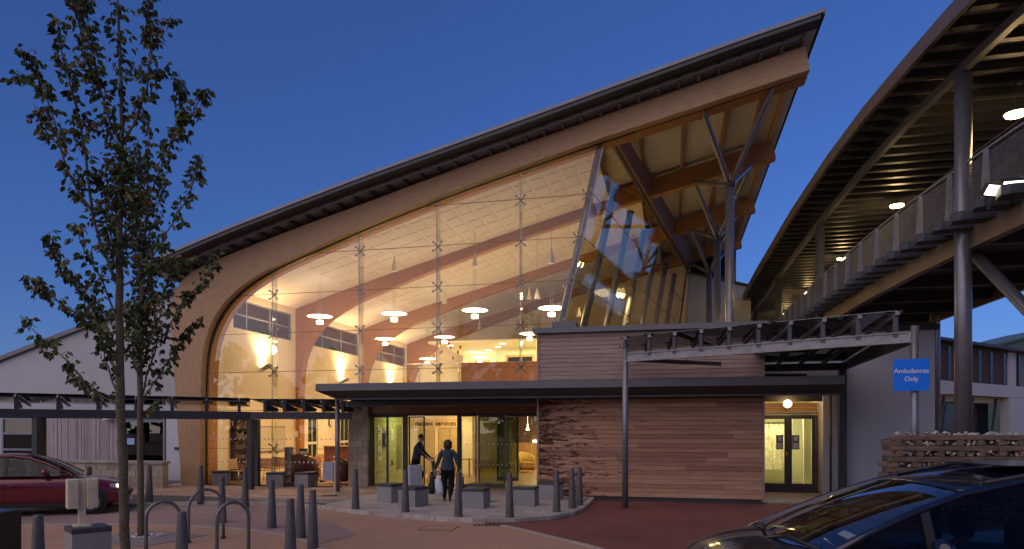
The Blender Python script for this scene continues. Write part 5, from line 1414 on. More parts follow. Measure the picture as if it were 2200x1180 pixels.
# ------------------------------------------------------------------ crib wall of logs filled with pale rocks
cw = thing('crib_retaining_wall', 'timber crib retaining wall filled with pale rocks behind the dark car', 'retaining wall', W(8.6, 12.2, 0), TH)
r_ = random.Random(9); rocks = MB(); n_rows = 10
def rock(m, p, s, r_):
    bm_pts = []
    for a in range(6):
        an = a * math.pi / 3 + r_.uniform(-.3, .3); bm_pts.append(Vector((math.cos(an) * s * r_.uniform(.7, 1.1), r_.uniform(-.5, .5) * s, math.sin(an) * s * r_.uniform(.5, .85))))
    f_, b_ = Vector((r_.uniform(-.2, .2) * s, -s * .8, r_.uniform(-.2, .3) * s)), Vector((0, s * .8, 0))
    vs = [p + q for q in bm_pts] + [p + f_, p + b_]
    m.add(vs, [(i, (i + 1) % 6, 6) for i in range(6)] + [((i + 1) % 6, i, 7) for i in range(6)])
for k in range(n_rows):
    z1 = 1.88 - k * .19; yb = -.025 * k; x0 = -1.93 - .045 * k
    x = x0
    while x < 4.0:
        L = r_.uniform(1.5, 2.4); o = MB().box(x + .004, x + L - .004, yb, yb + .11, z1 - .092, z1).build('log', M['log'], cw, bevel=.014); x += L
    x = x0 + r_.uniform(.03, .1)
    while x < 4.0:
        w = .10; MB().box(x, x + w, yb - .03, yb + .5, z1 - .185, z1 - .096).build('header_log', M['log'], cw, bevel=.01)
        for q in range(7): rock(rocks, Vector((x + w + .03 + q * .036 + r_.uniform(-.02, .02), yb + r_.uniform(.01, .12), z1 - .14 + r_.uniform(-.035, .04))), r_.uniform(.028, .05), r_)
        x += .36
for q in range(240):
    rock(rocks, Vector((r_.uniform(-1.75, 4), r_.uniform(.1, .55), 1.86 + r_.uniform(-.04, .05))), r_.uniform(.035, .075), r_)
MB().box(-1.55, 4.2, .13, 1.1, -.1, 1.80).build('core', M['joint'], cw)
rocks.build('rock_fill', M['rock'], cw)['kind'] = 'stuff'

# ------------------------------------------------------------------ bollards, seats, hoops
bo = thing('bollard', 'b', 'bollard', (0, 0, 0), group='conical grey bollards')
MB().lathe([(0, 1.0), (.045, 1.0), (.052, .992), (.056, .97), (.098, .02), (.098, -.05), (0, -.05)], 0, 0, 22).build('shaft', M['bollard'], bo)
MB().lathe([(.1005, .0), (.1005, .012), (.0985, .012)], 0, 0, 22).build('base_ring', M['darksteel'], bo)
used = []
bl_ = [(82, 1106, GZ, 'bollard between the black bin and the granite block with cream boxes'), (391, 1099, GZ, 'stout near bollard between the two front cycle hoops'),
       (321, 999.5, 0, 'bollard in front of the end of the low block wall'), (431, 999, 0, 'bollard before the foot of the curved timber column'),
       (477, 1024, GZ, 'bollard directly behind the rear cycle hoop'), (527, 1003, 0, 'bollard just left of the pergola corner posts'),
       (584, 1030, GZ, 'bollard standing alone right of the cycle hoops'), (624, 1071, GZ, 'front left bollard of the close cluster of three'),
       (646, 1041, GZ, 'rear bollard of the close cluster of three'), (672, 1052, GZ, 'right bollard of the close cluster of three'),
       (764, 1007, 0, 'bollard at the left end of the granite kerb by the block pier'), (871, 1010, 0, 'bollard on the kerb left of the walking woman'),
       (985, 1015, 0, 'bollard on the kerb just right of the walking woman'), (1095, 1016, 0, 'bollard on the kerb before the granite seat at the right of the doors'),
       (1196, 1010, 0, 'leftmost of the three bollards by the timber wall'), (1229, 1006, 0, 'middle of the three bollards by the timber wall'), (1245, 1003, 0, 'right and farthest of the three bollards by the timber wall'), (192, 1002, 0, 'small bollard half hidden behind the red car')]
for px_, yt, z0, lb in bl_:
    D = (1.0 - z0) * 1500 / (yt - 920) if z0 == 0 else (2 - (1.0 + z0)) * 1500 / (yt - 920)
    D = (2 - (1.0 + z0)) * 1500 / (yt - 920)
    place(bo, used, W((px_ - 1100) / 1500 * D, D, z0), random.uniform(0, 3), lb)
se = thing('granite_block', 's', 'stone seat', (0, 0, 0), group='granite block seats')
MB().box(-.275, .275, -.275, .275, -.05, .42).build('block', M['granite'], se, bevel=.008)
MB().box(-.28, .28, -.28, .28, .424, .50).build('top_slab', M['granite_dark'], se, bevel=.006)
used = []
ss = [(474, 1043, 0, 28, 'granite block seat at the foot of the curved timber column'), (592, 1047, 0, 12, 'granite block seat before the glass, left of the white shelving'),
      (658, 1047, 0, -20, 'granite block seat before the glass in front of the low brown armchair'), (842, 1080, 0, -38, 'granite block seat farther left of the woman, below the yellow lit wall'),
      (888, 1089, 0, -30, 'granite block seat left of the woman behind a bollard'), (1028, 1080, 0, -10, 'granite block seat half hidden behind the one right of the woman'),
      (1023, 1093, 0, -14, 'granite block seat nearest the kerb, right of the woman'), (1131, 1088, 0, -14, 'granite block seat at the right of the glass doors'),
      (1183, 1075, 0, -30, 'granite block seat against the left end of the timber wall'), (189, 1210, GZ, 43, 'near granite block carrying a post with cream boxes')]
for px_, yb_, z0, a, lb in ss:
    D = (2 - z0) * 1500 / (yb_ - 920) + .25 if z0 == 0 else 11.2
    place(se, used, W((px_ - 1100) / 1500 * D, D, z0), TH + R(a), lb)
bx_ = thing('cream_louvred_boxes', 'pair of cream louvred boxes on a post standing on the near granite block', 'box on post', W((176 - 1100) / 1500 * 11.15, 11.15, GZ + .50), TH + R(38))
def boxes(t, s=1.0, mat=M['cream_paint']):
    MB().box(-.05 * s, .05 * s, -.05 * s, .05 * s, 0, .76 * s).build('post', mat, t, bevel=.004)
    MB().box(-.12 * s, .12 * s, -.12 * s, .12 * s, 0, .03).build('base_plate', mat, t, bevel=.004)
    for sx in (-1, 1):
        a, b = (sx * .055 * s, sx * .21 * s); a, b = min(a, b), max(a, b)
        bb_ = MB().box(a, b, -.13 * s, .13 * s, .30 * s, .76 * s).build('box', mat, t, bevel=.008)
        for k in range(11):
            MB().box(a + .02, b - .02, -.137 * s, -.131 * s, (.34 + k * .034) * s, (.34 + k * .034 + .018) * s).build('louvre', mat, bb_)
boxes(bx_)
for px_, D, lb, a in ((893, 18.9, 'pale box on a post left of the walking woman in front of the doors', 30), (709, 20.6, 'pale box on a post beside the canopy post by the block pier', 12)):
    t = thing('pale_post_box', lb, 'box on post', W((px_ - 1100) / 1500 * D, D, 0), TH + R(a), 'pale boxes on posts at the entrance')
    MB().box(.10, .16, -.05, .05, 0, 1.02).build('post', M['cream_paint'], t, bevel=.004); MB().box(-.20, .095, -.08, .08, .45, 1.0).build('box', surf('pale_grey_box', (.42, .42, .48), .6, var=.06), t, bevel=.008); MB().box(-.22, .2, -.1, .1, 0, .03).build('base_plate', M['frame'], t)
bn = thing('black_cabinet', 'black box-shaped bin at the lower left corner', 'bin', W(-5.72, 7.2, GZ), TH)
MB().box(-.42, .42, -.35, .35, 0, 1.16).build('body', M['black'], bn, bevel=.01); MB().box(-.43, .43, -.36, .36, 1.162, 1.20).build('lid', surf('black_lid', (.02, .02, .022), .35, var=.1), bn, bevel=.008); MB().box(-.1, .1, -.37, -.352, .9, .96).build('handle', M['darksteel'], bn)
hp = []
def hoop(lb, D, pxl, pxr, yl_off):
    pl_ = W((pxl - 1100) / 1500 * D, D, GZ); pr_ = W((pxr - 1100) / 1500 * (D + yl_off), D + yl_off, GZ)
    t = thing('cycle_hoop', lb, 'cycle stand', (pl_ + pr_) / 2, 0, 'tubular cycle hoops'); t.location.z = GZ
    v = (pr_ - pl_); w = v.length; d = v.normalized(); r = w / 2; H_ = .93
    pts = [-d * r + Vector((0, 0, -.05)), -d * r + Vector((0, 0, (H_ - r) * .5))]
    for k in range(15):
        a = math.pi - k * math.pi / 14; pts.append(d * r * math.cos(a) + Vector((0, 0, H_ - r + r * math.sin(a))))
    pts += [d * r + Vector((0, 0, (H_ - r) * .5)), d * r + Vector((0, 0, -.05))]
    MB().tube(pts, .028, 12).build('tube', surf('brushed_steel', (.20, .20, .21), .35, metal=.7, var=.12, scale=8) if 'bs' not in M else M['bs'], t)
    for s_ in (-1, 1): MB().cyl(d.x * r * s_, d.y * r * s_, 0, .02, .055, n=14).build('foot_collar', M['darksteel'], t)
hoop('cycle hoop at the front left, beside the tree trunk', 10.7, 314, 387, .25)
hoop('cycle hoop at the rear, behind the other two', 12.7, 405, 480, .5)
hoop('cycle hoop at the front right', 10.6, 466, 534, .3)

# ------------------------------------------------------------------ street trees
def tree(lb, base_px, trunk, branches, seed, leaf_n, D, grp):
    r_ = random.Random(seed)
    P3 = [at(x, y, D) for x, y, w in trunk]; rad = [w / 2 / 1500 * D for x, y, w in trunk]
    P3[0].z = GZ - .05
    t = thing('young_tree', lb, 'tree', (P3[0].x, P3[0].y, GZ), group=grp)
    fine, fr_ = [], []
    for i in range(len(P3) - 1):
        for k in range(6):
            u = k / 6; fine.append(P3[i].lerp(P3[i + 1], u) + Vector((r_.uniform(-.008, .008), r_.uniform(-.008, .008), 0))); fr_.append(lerp(rad[i], rad[i + 1], u) * r_.uniform(.95, 1.06))
    fine.append(P3[-1]); fr_.append(rad[-1])
    MB().tube(fine, fr_, 12).build('trunk', M['bark'], t, world=True)
    lv = [MB(), MB(), MB()]
    def leaf(p, out):
        L = r_.uniform(.06, .112) * (D / 9.5) ** .3; w = L * r_.uniform(.27, .36)
        d = (out * r_.uniform(.2, .9) + Vector((r_.uniform(-.5, .5), r_.uniform(-.5, .5), -r_.uniform(.35, 1.3)))).normalized()
        s_ = d.cross(Vector((r_.uniform(-1, 1), r_.uniform(-1, 1), r_.uniform(-.3, .3)))).normalized(); up = s_.cross(d) * L * .10
        a = p + d * L * .12
        k = 0 if r_.random() < .62 else (1 if r_.random() < .85 else 2)
        lv[k].add([a, a + d * L * .35 + s_ * w + up, a + d * L * .72 + s_ * w * .62 + up * .6, a + d * L - up, a + d * L * .72 - s_ * w * .62 + up * .6, a + d * L * .35 - s_ * w + up, a + d * L * .45 - up * .4],
              [(0, 1, 6), (1, 2, 6), (2, 3, 6), (3, 4, 6), (4, 5, 6), (5, 0, 6)])
    def dress(pts, n, spread, lo=.15):
        seg = list(zip(pts, pts[1:])); tot = sum((b - a).length for a, b in seg)
        for k in range(n):
            u = lo + (1 - lo) * r_.random() ** .85; q = u * tot
            for a, b in seg:
                if q <= (b - a).length or (a, b) == seg[-1]:
                    p = a.lerp(b, min(1, q / max(1e-6, (b - a).length))); dr = (b - a).normalized(); break
                q -= (b - a).length
            side = Vector((r_.uniform(-1, 1), r_.uniform(-1, 1), r_.uniform(-.4, .8))); side = (side - dr * side.dot(dr) * .5).normalized()
            tw = p + side * r_.uniform(.02, spread) * (1.15 - .5 * u)
            if r_.random() < .25: twm.tube([p, (p + tw) / 2 + Vector((0, 0, .01)), tw], .0035, 4, cap=False)
            for j in range(r_.choice((2, 3, 3, 4))): leaf(p.lerp(tw, r_.uniform(.4, 1.05)), side)
    twm = MB()
    for bi, (w0, pts, nl) in enumerate(branches):
        dd = r_.uniform(-.9, .9); out = []
        n = len(pts)
        for i, (x, y) in enumerate(pts):
            u = i / (n - 1); out.append(at(x, y, D + dd * u ** 1.2))
        fine = []
        for i in range(n - 1):
            for k in range(4): fine.append(out[i].lerp(out[i + 1], k / 4) + Vector((r_.uniform(-.012, .012), r_.uniform(-.012, .012), r_.uniform(-.008, .008))) * (1 if i + k else 0))
        fine.append(out[-1]); r0 = w0 / 2 / 1500 * D
        MB().tube(fine, [lerp(r0, .004, (i / (len(fine) - 1)) ** .8) for i in range(len(fine))], 7).build('branch', M['bark'], t, world=True)
        dress(fine, int(nl * leaf_n), .17)
    tr = [P3[i] for i in range(len(P3))]
    hi = [p for p in tr if 2.9 < p.z]
    if len(hi) > 1:
        dress(hi, int(130 * leaf_n), .26, 0); mid = [p for p in tr if 2.9 < p.z < 6.2]; dress(mid, int(170 * leaf_n), .34, 0)
    twm.build('twigs', M['bark'], t, world=True)['kind'] = 'stuff'
    for k, mm in enumerate(('leaf', 'leaf2', 'leaf3')):
        o = lv[k].build('foliage', M[mm], t, world=True); o['kind'] = 'stuff'
    return t
g_ = 'young street trees'
tree('nearer young tree with thicker trunk, reaching past the top of the picture', None,
     [(270, 1255, 22), (267, 1100, 20), (262, 950, 19), (258, 820, 18), (256, 600, 15), (258, 430, 12), (262, 310, 9), (260, 180, 7), (255, 60, 5), (250, -70, 2)],
     [(6, [(254, 301), (236, 267), (215, 191), (198, 103), (187, 23), (183, -30)], 95), (6, [(267, 301), (290, 263), (315, 191), (324, 114), (320, 23), (316, -40)], 95),
      (3, [(256, 310), (229, 286), (206, 258)], 14), (8, [(249, 605), (215, 526), (199, 458), (153, 385), (133, 324), (99, 206), (76, 137), (34, 95)], 105),
      (6, [(199, 454), (183, 324), (168, 248), (145, 153), (126, 76), (122, 38)], 95), (6, [(258, 520), (287, 462), (305, 450), (336, 389), (366, 305), (385, 244), (385, 150)], 95),
      (4, [(366, 305), (381, 282), (412, 248), (442, 188)], 45), (5, [(256, 620), (283, 605), (315, 577), (339, 534), (370, 478), (398, 434), (412, 408), (423, 355), (437, 334)], 62),
      (6, [(256, 775), (249, 765), (215, 709), (183, 629), (131, 565), (104, 498)], 100), (6, [(256, 812), (251, 804), (208, 707), (147, 661), (100, 633), (62, 600)], 80),
      (5, [(262, 885), (255, 872), (191, 836), (151, 781), (112, 745), (72, 709), (40, 681)], 52), (3, [(99, 206), (80, 170), (50, 165), (34, 160)], 14),
      (4, [(133, 324), (90, 270), (72, 222)], 26), (4, [(255, 560), (230, 480), (222, 400), (232, 340)], 48), (4, [(258, 470), (285, 400), (300, 350), (296, 300)], 44), (5, [(256, 700), (220, 600), (180, 540), (160, 480)], 34),
      (4, [(250, 840), (225, 770), (230, 690), (205, 640)], 34), (4, [(198, 103), (170, 60), (160, 20), (165, -20)], 40), (3, [(324, 114), (345, 60), (372, 32)], 28), (3, [(215, 191), (190, 140), (183, 90)], 24),
      (3, [(324, 150), (345, 160), (362, 150)], 12), (3, [(262, 170), (282, 150), (292, 145)], 8), (3, [(255, 872), (230, 850), (160, 815), (148, 818)], 9), (3, [(60, 600), (50, 590)], 1)], 5, 1.3, 9.5, g_)
tree('farther slimmer young tree with pale stones round its foot', None,
     [(303, 1148, 15), (302, 1050, 13), (301, 900, 12), (301, 780, 11), (303, 665, 10), (307, 589, 8), (311, 510, 6), (315, 430, 4), (320, 340, 3), (320, 262, 2)],
     [(5, [(301, 862), (315, 808), (338, 740), (359, 709), (390, 653), (438, 601), (478, 538)], 95), (5, [(302, 880), (311, 852), (347, 800), (382, 741), (430, 680)], 65),
      (4, [(303, 749), (343, 681), (359, 609), (372, 590), (418, 548)], 75), (4, [(303, 640), (325, 590), (350, 560), (380, 555)], 40), (4, [(302, 820), (286, 770), (285, 700), (280, 640)], 42),
      (3, [(307, 590), (292, 540), (285, 480), (290, 420)], 36), (3, [(311, 520), (335, 470), (345, 420), (352, 380)], 34), (3, [(302, 700), (322, 660), (336, 620)], 24), (3, [(301, 900), (330, 880), (355, 850)], 14)], 6, 1.6, 13.4, g_)
tg = thing('tree_pit', None, None, at(303, 1148, 13.4)); tg.location.z = GZ - .013; tg['kind'] = 'structure'
MB().add([(-.95, -.6, 0), (.9, -.95, 0), (1.1, .5, 0), (-.6, .75, 0)], [(0, 1, 2, 3)]).build('pit_surface', M['grey_pave'], tg)['kind'] = 'structure'
m = MB(); r_ = random.Random(4)
for k in range(110):
    a = r_.uniform(0, 6.28); r = r_.uniform(.12, .42); rock(m, Vector((r * math.cos(a), r * math.sin(a), .015)), r_.uniform(.018, .035), r_)
m.build('white_pebbles', surf('white_pebbles', (.6, .58, .55), .8, var=.1), tg)['kind'] = 'stuff'

# ------------------------------------------------------------------ people
def person_mesh(chains, mats, region, root=0):
    """chains: list of joint lists [(x,y,z,r),...]; joints that coincide are shared"""
    vs, es, rs, idx = [], [], [], {}
    for ch in chains:
        prev = None
        for x, y, z, r in ch:
            k = (round(x, 3), round(y, 3), round(z, 3))
            if k not in idx: idx[k] = len(vs); vs.append((x, y, z)); rs.append(r)
            if prev is not None and prev != idx[k]: es.append((prev, idx[k]))
            prev = idx[k]
    me = bpy.data.meshes.new('person_skeleton'); me.from_pydata(vs, es, []); me.update()
    o = bpy.data.objects.new('tmp_body', me); COL.objects.link(o)
    sk = o.modifiers.new('skin', 'SKIN'); sk.use_smooth_shade = True
    for i, v in enumerate(me.skin_vertices[0].data):
        r = rs[i]; v.radius = (r, r) if not isinstance(r, tuple) else r
    me.skin_vertices[0].data[root].use_root = True
    ss_ = o.modifiers.new('subsurf', 'SUBSURF'); ss_.levels = 2; ss_.render_levels = 2
    dg = bpy.context.evaluated_depsgraph_get(); dg.update()
    out = bpy.data.meshes.new_from_object(o.evaluated_get(dg)); bpy.data.objects.remove(o)
    out.materials.clear()
    for m_ in mats: out.materials.append(m_)
    for p in out.polygons: p.material_index = region(p.center); p.use_smooth = True
    return out
def hand(wx, wy, wz, dx, dy, dz, side, s=1.0):
    """palm and five curled finger chains starting at the wrist; d is the pointing direction"""
    d = Vector((dx, dy, dz)).normalized(); sd = Vector((0, 1, 0)).cross(d).normalized() if abs(d.y) < .9 else Vector((1, 0, 0)); f = Vector((0, 1, 0)) if abs(d.y) < .9 else Vector((0, 0, 1))
    w = Vector((wx, wy, wz)); c = []; palm = w + d * .05 * s
    c.append([(w.x, w.y, w.z, .026 * s), (palm.x, palm.y, palm.z, .034 * s)])
    for k, L in enumerate((.060, .072, .066, .052)):
        b = palm + f * (k - 1.5) * .019 * s + d * .012 * s
        p1 = b + d * L * .5 * s; p2 = p1 + (d * .5 + sd * side * -.85) * L * .5 * s
        c.append([(palm.x, palm.y, palm.z, .034 * s)] + [(q.x, q.y, q.z, .0095 * s) for q in (b, p1, p2)])
    b = palm + f * .035 * s; p1 = b + (d * .6 + f * .3 - sd * side * .5) * .045 * s
    c.append([(palm.x, palm.y, palm.z, .034 * s), (b.x, b.y, b.z, .012 * s), (p1.x, p1.y, p1.z, .011 * s)])
    return c
wp = W((962 - 1100) / 1500 * 19.0, 19.0, 0)
wm = thing('person', 'woman in a dark teal jacket walking to the doors with bags in both hands', 'person', wp, TH + R(-4))
ch = [[(0, 0, .93, .175), (0, .01, 1.08, .150), (0, .01, 1.22, .165), (0, 0, 1.33, .150), (0, 0, 1.41, .07), (0, .01, 1.455, .052), (0, .015, 1.52, .082), (0, .02, 1.58, .088), (0, .02, 1.63, .055)]]
for s_ in (-1, 1):
    ch.append([(0, 0, 1.33, .150), (s_ * .11, 0, 1.355, .09), (s_ * .185, 0, 1.325, .075), (s_ * .235, -.02, 1.16, .066), (s_ * .275, -.02, 1.05, .058), (s_ * .325, .02, .93, .040), (s_ * .355, .03, .83, .030)])
    ch += [[(s_ * .355, .03, .83, .030)] + c for c in []]
    for c in hand(s_ * .355, .03, .83, s_ * .12, 0, -1, s_): 
        c[0] = (s_ * .355, .03, .83, .030); ch.append(c)
ch.append([(0, 0, .93, .175), (-.085, 0, .85, .125), (-.10, .05, .66, .108), (-.095, .06, .48, .085), (-.095, .02, .28, .078), (-.09, -.01, .10, .040), (-.095, .08, .045, .038), (-.10, .16, .035, .030)])
ch.append([(0, 0, .93, .175), (.085, 0, .85, .125), (.10, .0, .66, .108), (.10, -.02, .48, .085), (.11, -.17, .30, .078), (.105, -.30, .16, .040), (.11, -.27, .075, .038), (.115, -.22, .03, .030)])
def reg(c):
    if c.z > 1.43: return 0
    if abs(c.x) > .30 and c.z < .86: return 0
    if c.z > .885 or abs(c.x) > .24: return 1
    if c.z < .095 or (c.y < -.2 and c.z < .13): return 3
    return 2
me = person_mesh(ch, [M['skin'], M['jacket'], M['black_cloth'], surf('brown_shoe', (.10, .06, .045), .6, var=.1)], reg)
bd = bpy.data.objects.new('body', me); link(bd, wm)
m = MB(); m.sphere((0, .0, 1.56), .122, 20, 12, 1.12); o = m.build('hair', M['hair'], wm); o.scale = (1.0, 1.08, 1.0)
for v in o.data.vertices:     # bob that hangs to the nape, open over the face (far side)
    if v.co.z < 1.50: v.co.z -= .02; v.co.x *= 1.08
    if v.co.y > .07: v.co.y = .07 + (v.co.y - .07) * .4
m = MB()
prof = [(.165, 1.12), (.180, 1.0), (.205, .90), (.212, .855), (.195, .855), (.17, .95)]
m.lathe(prof, 0, 0, 24); o = m.build('jacket_hem', M['jacket'], wm); o.scale = (1.0, .80, 1.0)
def bag(name, lb, cat, loc, w, d, h, mat, top_w=.5, lean=0, grp=None):
    t = thing(name, lb, cat, loc, TH, grp)
    n = 14; rings = []
    m = MB(); r_ = random.Random(int(h * 100))
    prof = [(0.0, .55), (.04, .9), (.25, 1.0), (.5, .92), (.75, .72), (.92, top_w), (1.0, top_w * .7)]
    vs = []
    for u, k in prof:
        for j in range(n):
            a = 2 * math.pi * j / n; q = 1 + r_.uniform(-.07, .07)
            vs.append((math.cos(a) * w / 2 * k * q + lean * (1 - u), math.sin(a) * d / 2 * k * q, -h + u * h))
    fs = [[i * n + j, i * n + (j + 1) % n, (i + 1) * n + (j + 1) % n, (i + 1) * n + j] for i in range(len(prof) - 1) for j in range(n)] + [list(range(n))[::-1], [(len(prof) - 1) * n + j for j in range(n)]]
    m.add(vs, fs, True); m.build('body', mat, t)
    m = MB(); m.tube([(-w * .16, 0, -.02), (-w * .06, 0, .07), (0, 0, .10), (w * .06, 0, .07), (w * .16, 0, -.02)], .008, 6); m.build('handle', mat, t)
    return t
def wl(x, y, z): return Matrix.Translation(wp) @ Matrix.Rotation(TH + R(-4), 4, 'Z') @ Vector((x, y, z))
bag('carrier_bag', 'full white plastic carrier bag in the woman\'s left hand', 'bag', wl(-.27, -.02, .70), .24, .16, .52, M['whitebag'], .35, .06)
bag('black_shopping_bag', 'black shopping bag hanging left of the white carrier bag', 'bag', wl(-.44, .03, .70), .19, .10, .50, M['blackbag'], .8)
bag('brown_handbag', 'brown bag in the woman\'s right hand partly behind a bollard', 'bag', wl(.40, .02, .68), .10, .22, .42, M['brownbag'], .7)
# man pushing a wheelchair through the doors
mp_ = W((893 - 1100) / 1500 * 22.9, 22.9, .004)
mn = thing('person', 'man in a navy top leaning forward to push a wheelchair in the doorway', 'person', mp_, TH + R(-8))
ch = [[(0, 0, .95, .15), (.04, 0, 1.12, .14), (.08, 0, 1.30, .165), (.12, 0, 1.44, .12), (.15, 0, 1.52, .07), (.17, 0, 1.57, .055), (.19, 0, 1.64, .088), (.20, 0, 1.70, .09), (.20, 0, 1.76, .06)]]
for s_ in (-1, 1):
    ch.append([(.12, 0, 1.44, .12), (.13, s_ * .13, 1.44, .08), (.14, s_ * .20, 1.38, .066), (.24, s_ * .23, 1.20, .052), (.34, s_ * .23, 1.10, .042), (.48, s_ * .22, 1.0, .032)])
    for c in hand(.48, s_ * .22, 1.0, 1, 0, -.25, s_): c[0] = (.48, s_ * .22, 1.0, .032); ch.append(c)
    ch.append([(0, 0, .95, .15), (s_ * .02, s_ * .09, .86, .11), (s_ * .10, s_ * .10, .66, .09), (s_ * .16 + .03, s_ * .10, .48, .065), (s_ * .18 - .04, s_ * .10, .28, .058), (s_ * .24 - .08, s_ * .10, .09, .042), (s_ * .24 + .02, s_ * .10, .045, .038), (s_ * .24 + .09, s_ * .10, .035, .03)])
me = person_mesh(ch, [M['skin'], M['navy'], M['black_cloth'], M['trim']], lambda c: 0 if c.z > 1.54 or c.x > .44 else 1 if c.z > .98 else 3 if c.z < .09 else 2)
link(bpy.data.objects.new('body', me), mn)
m = MB(); m.sphere((.19, 0, 1.70), .105, 16, 10, 1.05); o = m.build('hair', M['hair'], mn)
for v in o.data.vertices:
    if v.co.x > .24: v.co.x = .24 + (v.co.x - .24) * .2
    if v.co.z < 1.66: v.co.z = 1.66
wc = thing('wheelchair', 'wheelchair with grey seat pushed through the sliding doors', 'wheelchair', mp_ + (Matrix.Rotation(TH - R(8), 4, 'Z') @ Vector((.86, 0, 0))), TH - R(8))
gs = surf('grey_wheelchair_cloth', (.12, .12, .14), .8, var=.1)
MB().box(-.22, .22, -.22, .22, .46, .51).build('seat', gs, wc, bevel=.01); MB().bar((-.22, 0, .50), (-.28, 0, .92), .42, .03, up=(1, 0, 0)).build('backrest', gs, wc)
for s_ in (-1, 1):
    m = MB(); pts = [(-.1 + .29 * math.cos(a * math.pi / 12), s_ * .27, .30 + .29 * math.sin(a * math.pi / 12)) for a in range(25)]; m.tube(pts, .014, 6, cap=False); w_ = m.build('wheel', M['tyre'], wc)
    m = MB(); m.tube([(-.1, s_ * .25, .30), (-.1, s_ * .29, .30)], .035, 8)
    for a in range(0, 360, 30): m.tube([(-.1, s_ * .27, .30), (-.1 + .28 * math.cos(R(a)), s_ * .27, .30 + .28 * math.sin(R(a)))], .003, 4)
    m.build('spokes', M['chrome'], w_)['kind'] = 'stuff'
    m = MB(); m.tube([(.32, s_ * .22, .09), (.32, s_ * .25, .09)], .08, 12); m.build('caster', M['tyre'], wc)
    m = MB(); m.tube([(-.40, s_ * .2, .98), (-.30, s_ * .2, .95), (-.24, s_ * .2, .5), (-.2, s_ * .2, .32), (.25, s_ * .22, .30), (.32, s_ * .23, .1)], .013, 6); m.tube([(-.22, s_ * .22, .70), (.15, s_ * .22, .70), (.2, s_ * .22, .5), (.42, s_ * .15, .14), (.5, s_ * .12, .12)], .012, 6); m.build('frame', M['chrome'], wc)
# seated person in the cafe
sp_ = cam_place(744, 24.9)
st = thing('person', 'person with dark hair reclining in the brown armchair, legs stretched out left', 'person', sp_, TH + R(180))
ch = [[(-.05, 0, .52, .15), (-.12, 0, .68, .14), (-.19, 0, .85, .155), (-.22, 0, .96, .09), (-.23, 0, 1.02, .05), (-.22, 0, 1.08, .085), (-.22, 0, 1.15, .085), (-.22, 0, 1.20, .05)]]
for s_ in (-1, 1):
    ch.append([(-.19, 0, .85, .155), (-.18, s_ * .16, .87, .07), (-.08, s_ * .24, .70, .052), (.02, s_ * .24, .60, .042), (.16, s_ * .14, .60, .030)])
    for c in hand(.16, s_ * .14, .60, 1, 0, -.2, s_): c[0] = (.16, s_ * .14, .60, .030); ch.append(c)
    ch.append([(-.05, 0, .52, .15), (.08, s_ * .09, .52, .10), (.36, s_ * .10, .50, .078), (.46, s_ * .10, .46, .062), (.64, s_ * .09, .26, .052), (.80, s_ * .08, .09, .040), (.88, s_ * .08, .07, .036), (.94, s_ * .08, .14, .030)])
me = person_mesh(ch, [M['skin'], surf('dark_red_top', (.09, .02, .02), .9, var=.1), M['navy'], M['trim']], lambda c: 0 if c.z > 1.0 or (c.x > .12 and c.z > .56 and abs(c.y) > .11) else 1 if c.z > .6 else 3 if c.x > .78 else 2)
link(bpy.data.objects.new('body', me), st)
MB().sphere((-.235, 0, 1.14), .105, 14, 9, 1.1).build('hair', M['hair'], st)

# ------------------------------------------------------------------ cars
def grid_obj(rows, name, mat, parent, closed=False, solid=0.0, sub=0):
    m = MB(); n = len(rows[0]); vs = [p for r in rows for p in r]
    fs = [(i * n + j, i * n + j + 1, (i + 1) * n + j + 1, (i + 1) * n + j) for i in range(len(rows) - 1) for j in range(n - 1)]
    m.add(vs, fs, True); o = m.build(name, mat, parent)
    if solid: md = o.modifiers.new('solid', 'SOLIDIFY'); md.thickness = solid; md.offset = 0
    if sub: md = o.modifiers.new('sub', 'SUBSURF'); md.levels = sub; md.render_levels = sub
    return o
def wheel(parent, x, y, r, side, name='wheel'):
    m = MB(); base = [(.62, -.10), (.95, -.105), (1.0, -.08), (1.0, .08), (.95, .105), (.62, .10)]
    n = 32; vs = []
    for k in range(n):
        a = 2 * math.pi * k / n
        for q, yy_ in base: vs.append((x + math.cos(a) * r * q, y + yy_, r + GZ * 0 + math.sin(a) * r * q))
    fs = [[k * 6 + j, k * 6 + (j + 1) % 6, ((k + 1) % n) * 6 + (j + 1) % 6, ((k + 1) % n) * 6 + j] for k in range(n) for j in range(6)]
    m.add(vs, fs, True); t = m.build(name, M['tyre'], parent)
    m = MB(); yo = y + side * .085
    m.tube([(x, yo - side * .04, r), (x, yo, r)], r * .16, 14)
    for k in range(7):
        a = 2 * math.pi * k / 7; c_, s_ = math.cos(a), math.sin(a); m.bar((x + c_ * r * .12, yo - side * .01, r + s_ * r * .12), (x + c_ * r * .63, yo - side * .02, r + s_ * r * .63), .035, .03, up=(0, 1, 0), w2=.05)
    pts = [(x + math.cos(R(a)) * r * .63, yo - side * .01, r + math.sin(R(a)) * r * .63) for a in range(0, 361, 12)]; m.tube(pts, .018, 6, cap=False)
    m.build('rim', M['alloy'], t)
    MB().tube([(x, y - side * .05, r), (x, y - side * .02, r)], r * .6, 20).build('brake_disc', M['darksteel'], t)
